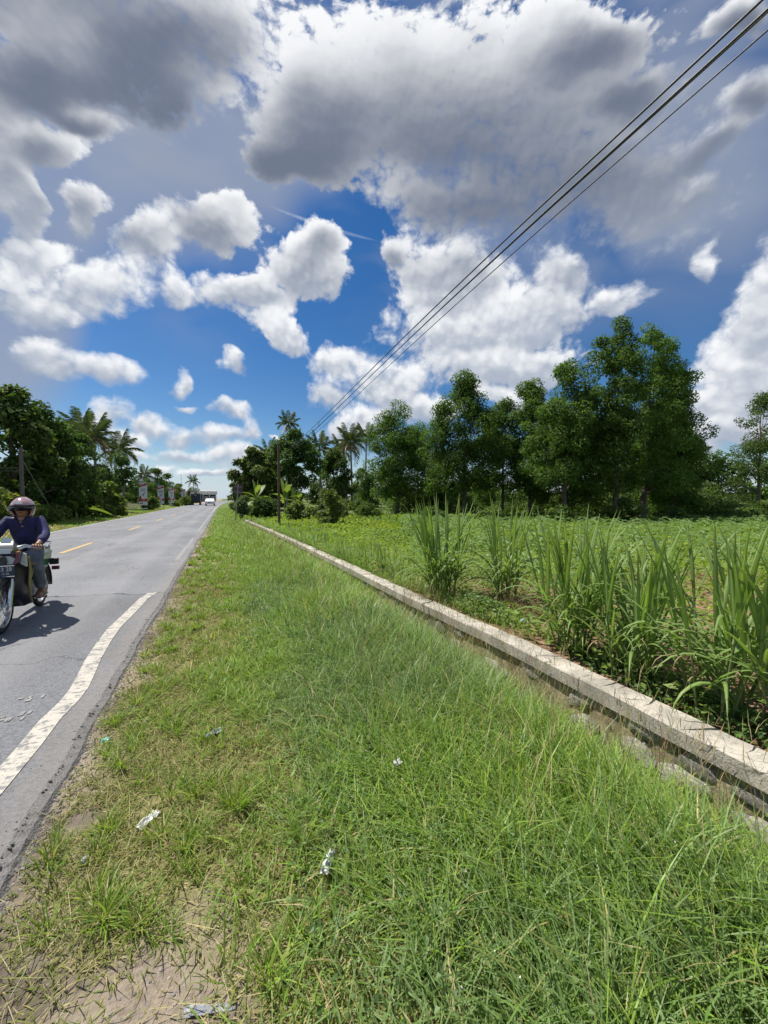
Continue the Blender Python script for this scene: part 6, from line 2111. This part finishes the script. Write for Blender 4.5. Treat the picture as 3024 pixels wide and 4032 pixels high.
be = [(ix[a], ix[b]) for a, b in (('pelvis', 'waist'), ('waist', 'chest'), ('chest', 'neck'), ('neck', 'head'), ('head', 'crown'), ('chest', 'shl'), ('shl', 'ell'), ('ell', 'wrl'), ('wrl', 'hal'),
      ('chest', 'shr'), ('shr', 'elr'), ('elr', 'wrr'), ('wrr', 'har'), ('pelvis', 'hil'), ('hil', 'knl'), ('knl', 'anl'), ('anl', 'tol'), ('pelvis', 'hir'), ('hir', 'knr'), ('knr', 'anr'), ('anr', 'tor'))]
link('body', skin_mesh('body', [J[n_] for n_ in bn], be, br), M['skin'], rider)
# shirt: torso and sleeves
def lerp3(a, b, t):
    return tuple(a[i] + (b[i] - a[i]) * t for i in range(3))
sv = [J['pelvis'], J['waist'], J['chest'], lerp3(J['chest'], J['neck'], .62), J['shl'], J['ell'], lerp3(J['ell'], J['wrl'], .95), J['shr'], J['elr'], lerp3(J['elr'], J['wrr'], .95), (0, .30, .76)]
link('shirt', skin_mesh('shirt', sv, [(10, 0), (0, 1), (1, 2), (2, 3), (2, 4), (4, 5), (5, 6), (2, 7), (7, 8), (8, 9)],
     [(.155, .125), (.150, .128), (.165, .132), (.085, .075), .080, .068, .060, .080, .068, .060, (.200, .15)], 2), M['shirt'], rider)
# collar opening
for s_ in (-1, 1):
    MB().add([(s_ * .005, .02, 1.17), (s_ * .055, .05, 1.255), (s_ * .085, .09, 1.27), (s_ * .07, .035, 1.20)], [(0, 1, 2, 3)]).build('collar', M['shirt'], rider).modifiers.new('thickness', 'SOLIDIFY').thickness = .006
MB().add([(0, .014, 1.165), (.042, .035, 1.245), (-.042, .035, 1.245)], [(0, 1, 2)]).build('neckline_skin', M['skin'], rider).modifiers.new('thickness', 'SOLIDIFY').thickness = .004
# jeans, one leg shell per side, and the torn knee
for n_, s_ in (('l', 1), ('r', -1)):
    lv = [lerp3(J['pelvis'], J['hi' + n_], .5), J['hi' + n_], lerp3(J['hi' + n_], J['kn' + n_], .55), J['kn' + n_], lerp3(J['kn' + n_], J['an' + n_], .5), lerp3(J['kn' + n_], J['an' + n_], .97)]
    link('trouser_leg', skin_mesh('trouser_leg', lv, [(i, i + 1) for i in range(5)], [.125, .122, .110, .104, .080, .068], 0), M['jeans'], rider)
    k_ = J['kn' + n_]
    MB().blob((k_[0] - .015, k_[1] - .088, k_[2] - .040), (.052, .022, .020), 8, .05, 2, rot=(R(25), 0, 0)).build('torn_knee', M['skin'], rider, True)
    # foot in a sandal
    h_ = J['an' + n_]
    ft = MB().add([(s_ * .185, .13, .305), (s_ * .255, .13, .305), (s_ * .18, -.10, .300), (s_ * .275, -.10, .300), (s_ * .20, -.15, .300), (s_ * .262, -.15, .300),
                   (s_ * .19, .12, .375), (s_ * .25, .12, .375), (s_ * .195, .0, .375), (s_ * .255, .0, .375), (s_ * .19, -.10, .335), (s_ * .265, -.10, .330), (s_ * .205, -.145, .32), (s_ * .255, -.145, .32)],
                  [(0, 1, 3, 2), (2, 3, 5, 4), (6, 8, 9, 7), (8, 10, 11, 9), (10, 12, 13, 11), (0, 2, 10, 8), (0, 8, 6), (1, 7, 9), (1, 9, 11, 3), (2, 4, 12, 10), (3, 11, 13, 5), (4, 5, 13, 12), (0, 6, 7, 1)])
    ft.build('foot', M['skin'], rider, True, 80, loc=(-s_ * .01, 0, -.03))
    MB().prism([(s_ * .175, .14), (s_ * .262, .14), (s_ * .285, -.10), (s_ * .262, -.165), (s_ * .20, -.165), (s_ * .170, -.10)], .286, .301, 'z').build('sandal_sole', M['bike_black'], rider, loc=(-s_ * .01, 0, -.03))
    MB().tube([(s_ * .175, -.04, .31), (s_ * .20, -.05, .372), (s_ * .25, -.05, .372), (s_ * .275, -.04, .31)], .011, 6).build('sandal_strap', M['wood'], rider, True, loc=(-s_ * .01, 0, -.03))
    # hand closed on the grip: palm, four curled fingers and a thumb
    g0, g1 = Vector((s_ * .225, -.36, .905)), Vector((s_ * .345, -.29, .885))
    gd = (g1 - g0).normalized()
    hm = MB()
    wr = Vector(J['wr' + n_])
    pc = g0.lerp(g1, .45) + Vector((0, .035, .022))
    hm.tube([wr, wr.lerp(pc, .5), pc, pc + Vector((0, -.02, .004))], [.030, .033, .036, .030], 10, flat=.75)
    fw = gd.cross(Vector((0, 0, 1))).normalized()
    if fw.y > 0:
        fw = -fw
    for j in range(4):
        c_ = g0.lerp(g1, .20 + .20 * j)
        ln = (.95, 1.08, 1.0, .82)[j]
        hm.tube([c_ - fw * .022 + Vector((0, 0, .026)), c_ + fw * .012 * ln + Vector((0, 0, .030)), c_ + fw * .032 * ln + Vector((0, 0, .008)), c_ + fw * .026 * ln + Vector((0, 0, -.018)), c_ + fw * .002 + Vector((0, 0, -.028))],
                [.011, .011, .0105, .0095, .008], 7)
    c_ = g0.lerp(g1, .08)
    hm.tube([pc - gd * .03, c_ - fw * .02 + Vector((0, 0, -.008)), c_ + fw * .012 + Vector((0, 0, -.024))], [.013, .011, .009], 7)
    hm.build('hand', M['skin'], rider, True, 80)
# face under the helmet
hx = Vector(J['head'])
fc = MB()
fc.blob(hx + Vector((0, -.012, -.02)), (.074, .088, .105), 1, 0, 3)
fc.tube([hx + Vector((0, -.088, .015)), hx + Vector((0, -.112, -.02)), hx + Vector((0, -.088, -.03))], [.010, .016, .012], 8)
fa = fc.build('face', M['skin'], rider, True)
for s_ in (-1, 1):
    MB().blob(hx + Vector((s_ * .030, -.086, .015)), (.013, .008, .007), 2, 0, 2).build('eye', M['bike_black'], fa, True)
    MB().tube([hx + Vector((s_ * .014, -.094, .034)), hx + Vector((s_ * .046, -.085, .034))], .005, 5).build('eyebrow', M['hair'], fa, True)
    MB().blob(hx + Vector((s_ * .076, .0, -.01)), (.012, .022, .030), 2, 0, 2).build('ear', M['skin'], fa, True)
MB().tube([hx + Vector((-.024, -.088, -.060)), hx + Vector((0, -.096, -.058)), hx + Vector((.024, -.088, -.060))], [.005, .007, .005], 6).build('mouth', mat('lips', (.20, .07, .055), .5), fa, True)
# open face helmet: shell with a cut-out at the front, peak, chin strap
bm = bmesh.new()
bmesh.ops.create_uvsphere(bm, u_segments=36, v_segments=24, radius=1.0)
for v in bm.verts:
    v.co = Vector((v.co.x * .138, v.co.y * .155, v.co.z * .142))
kill = [f for f in bm.faces if (f.calc_center_median().z < -.095) or (f.calc_center_median().y < -.045 and f.calc_center_median().z < .022 and abs(f.calc_center_median().x) < .118)]
bmesh.ops.delete(bm, geom=kill, context='FACES')
hm_ = bpy.data.meshes.new('helmet')
bm.to_mesh(hm_); bm.free()
hm_.polygons.foreach_set('use_smooth', np.ones(len(hm_.polygons), dtype=bool))
he = link('helmet', hm_, M['helmet'], rider, (0, .108, 1.352))
he.modifiers.new('thickness', 'SOLIDIFY').thickness = .02
V = []; F = []
for i in range(13):
    a = R(-62 + 124 * i / 12)
    for (rr, z) in ((.145, .030), (.178 + .018 * math.cos(a), .012), (.172, -.028)):
        V.append((rr * math.sin(a) * .97, -rr * math.cos(a) * 1.05, z))
for i in range(12):
    for j in range(2):
        F.append((3 * i + j, 3 * i + j + 1, 3 * i + j + 4, 3 * i + j + 3))
MB().add(V, F).build('visor', M['helmet_dark'], he, True, 60).modifiers.new('thickness', 'SOLIDIFY').thickness = .004
MB().lathe([(.141, -.012), (.1425, 0), (.141, .012)], 36, M=Matrix.Translation((0, 0, .030)) @ Matrix.Diagonal((1, 1.12, 1, 1))).build('helmet_trim', M['helmet_dark'], he, True)
MB().tube([(-.10, -.02, -.09), (-.06, -.07, -.145), (0, -.085, -.155), (.06, -.07, -.145), (.10, -.02, -.09)], .008, 6).build('chin_strap', M['bike_black'], he, True)
MB().prism([(-.05, .055), (.05, .055), (.035, .085), (-.035, .085)], -.150, -.118, 'y').build('helmet_badge', M['silver'], he)
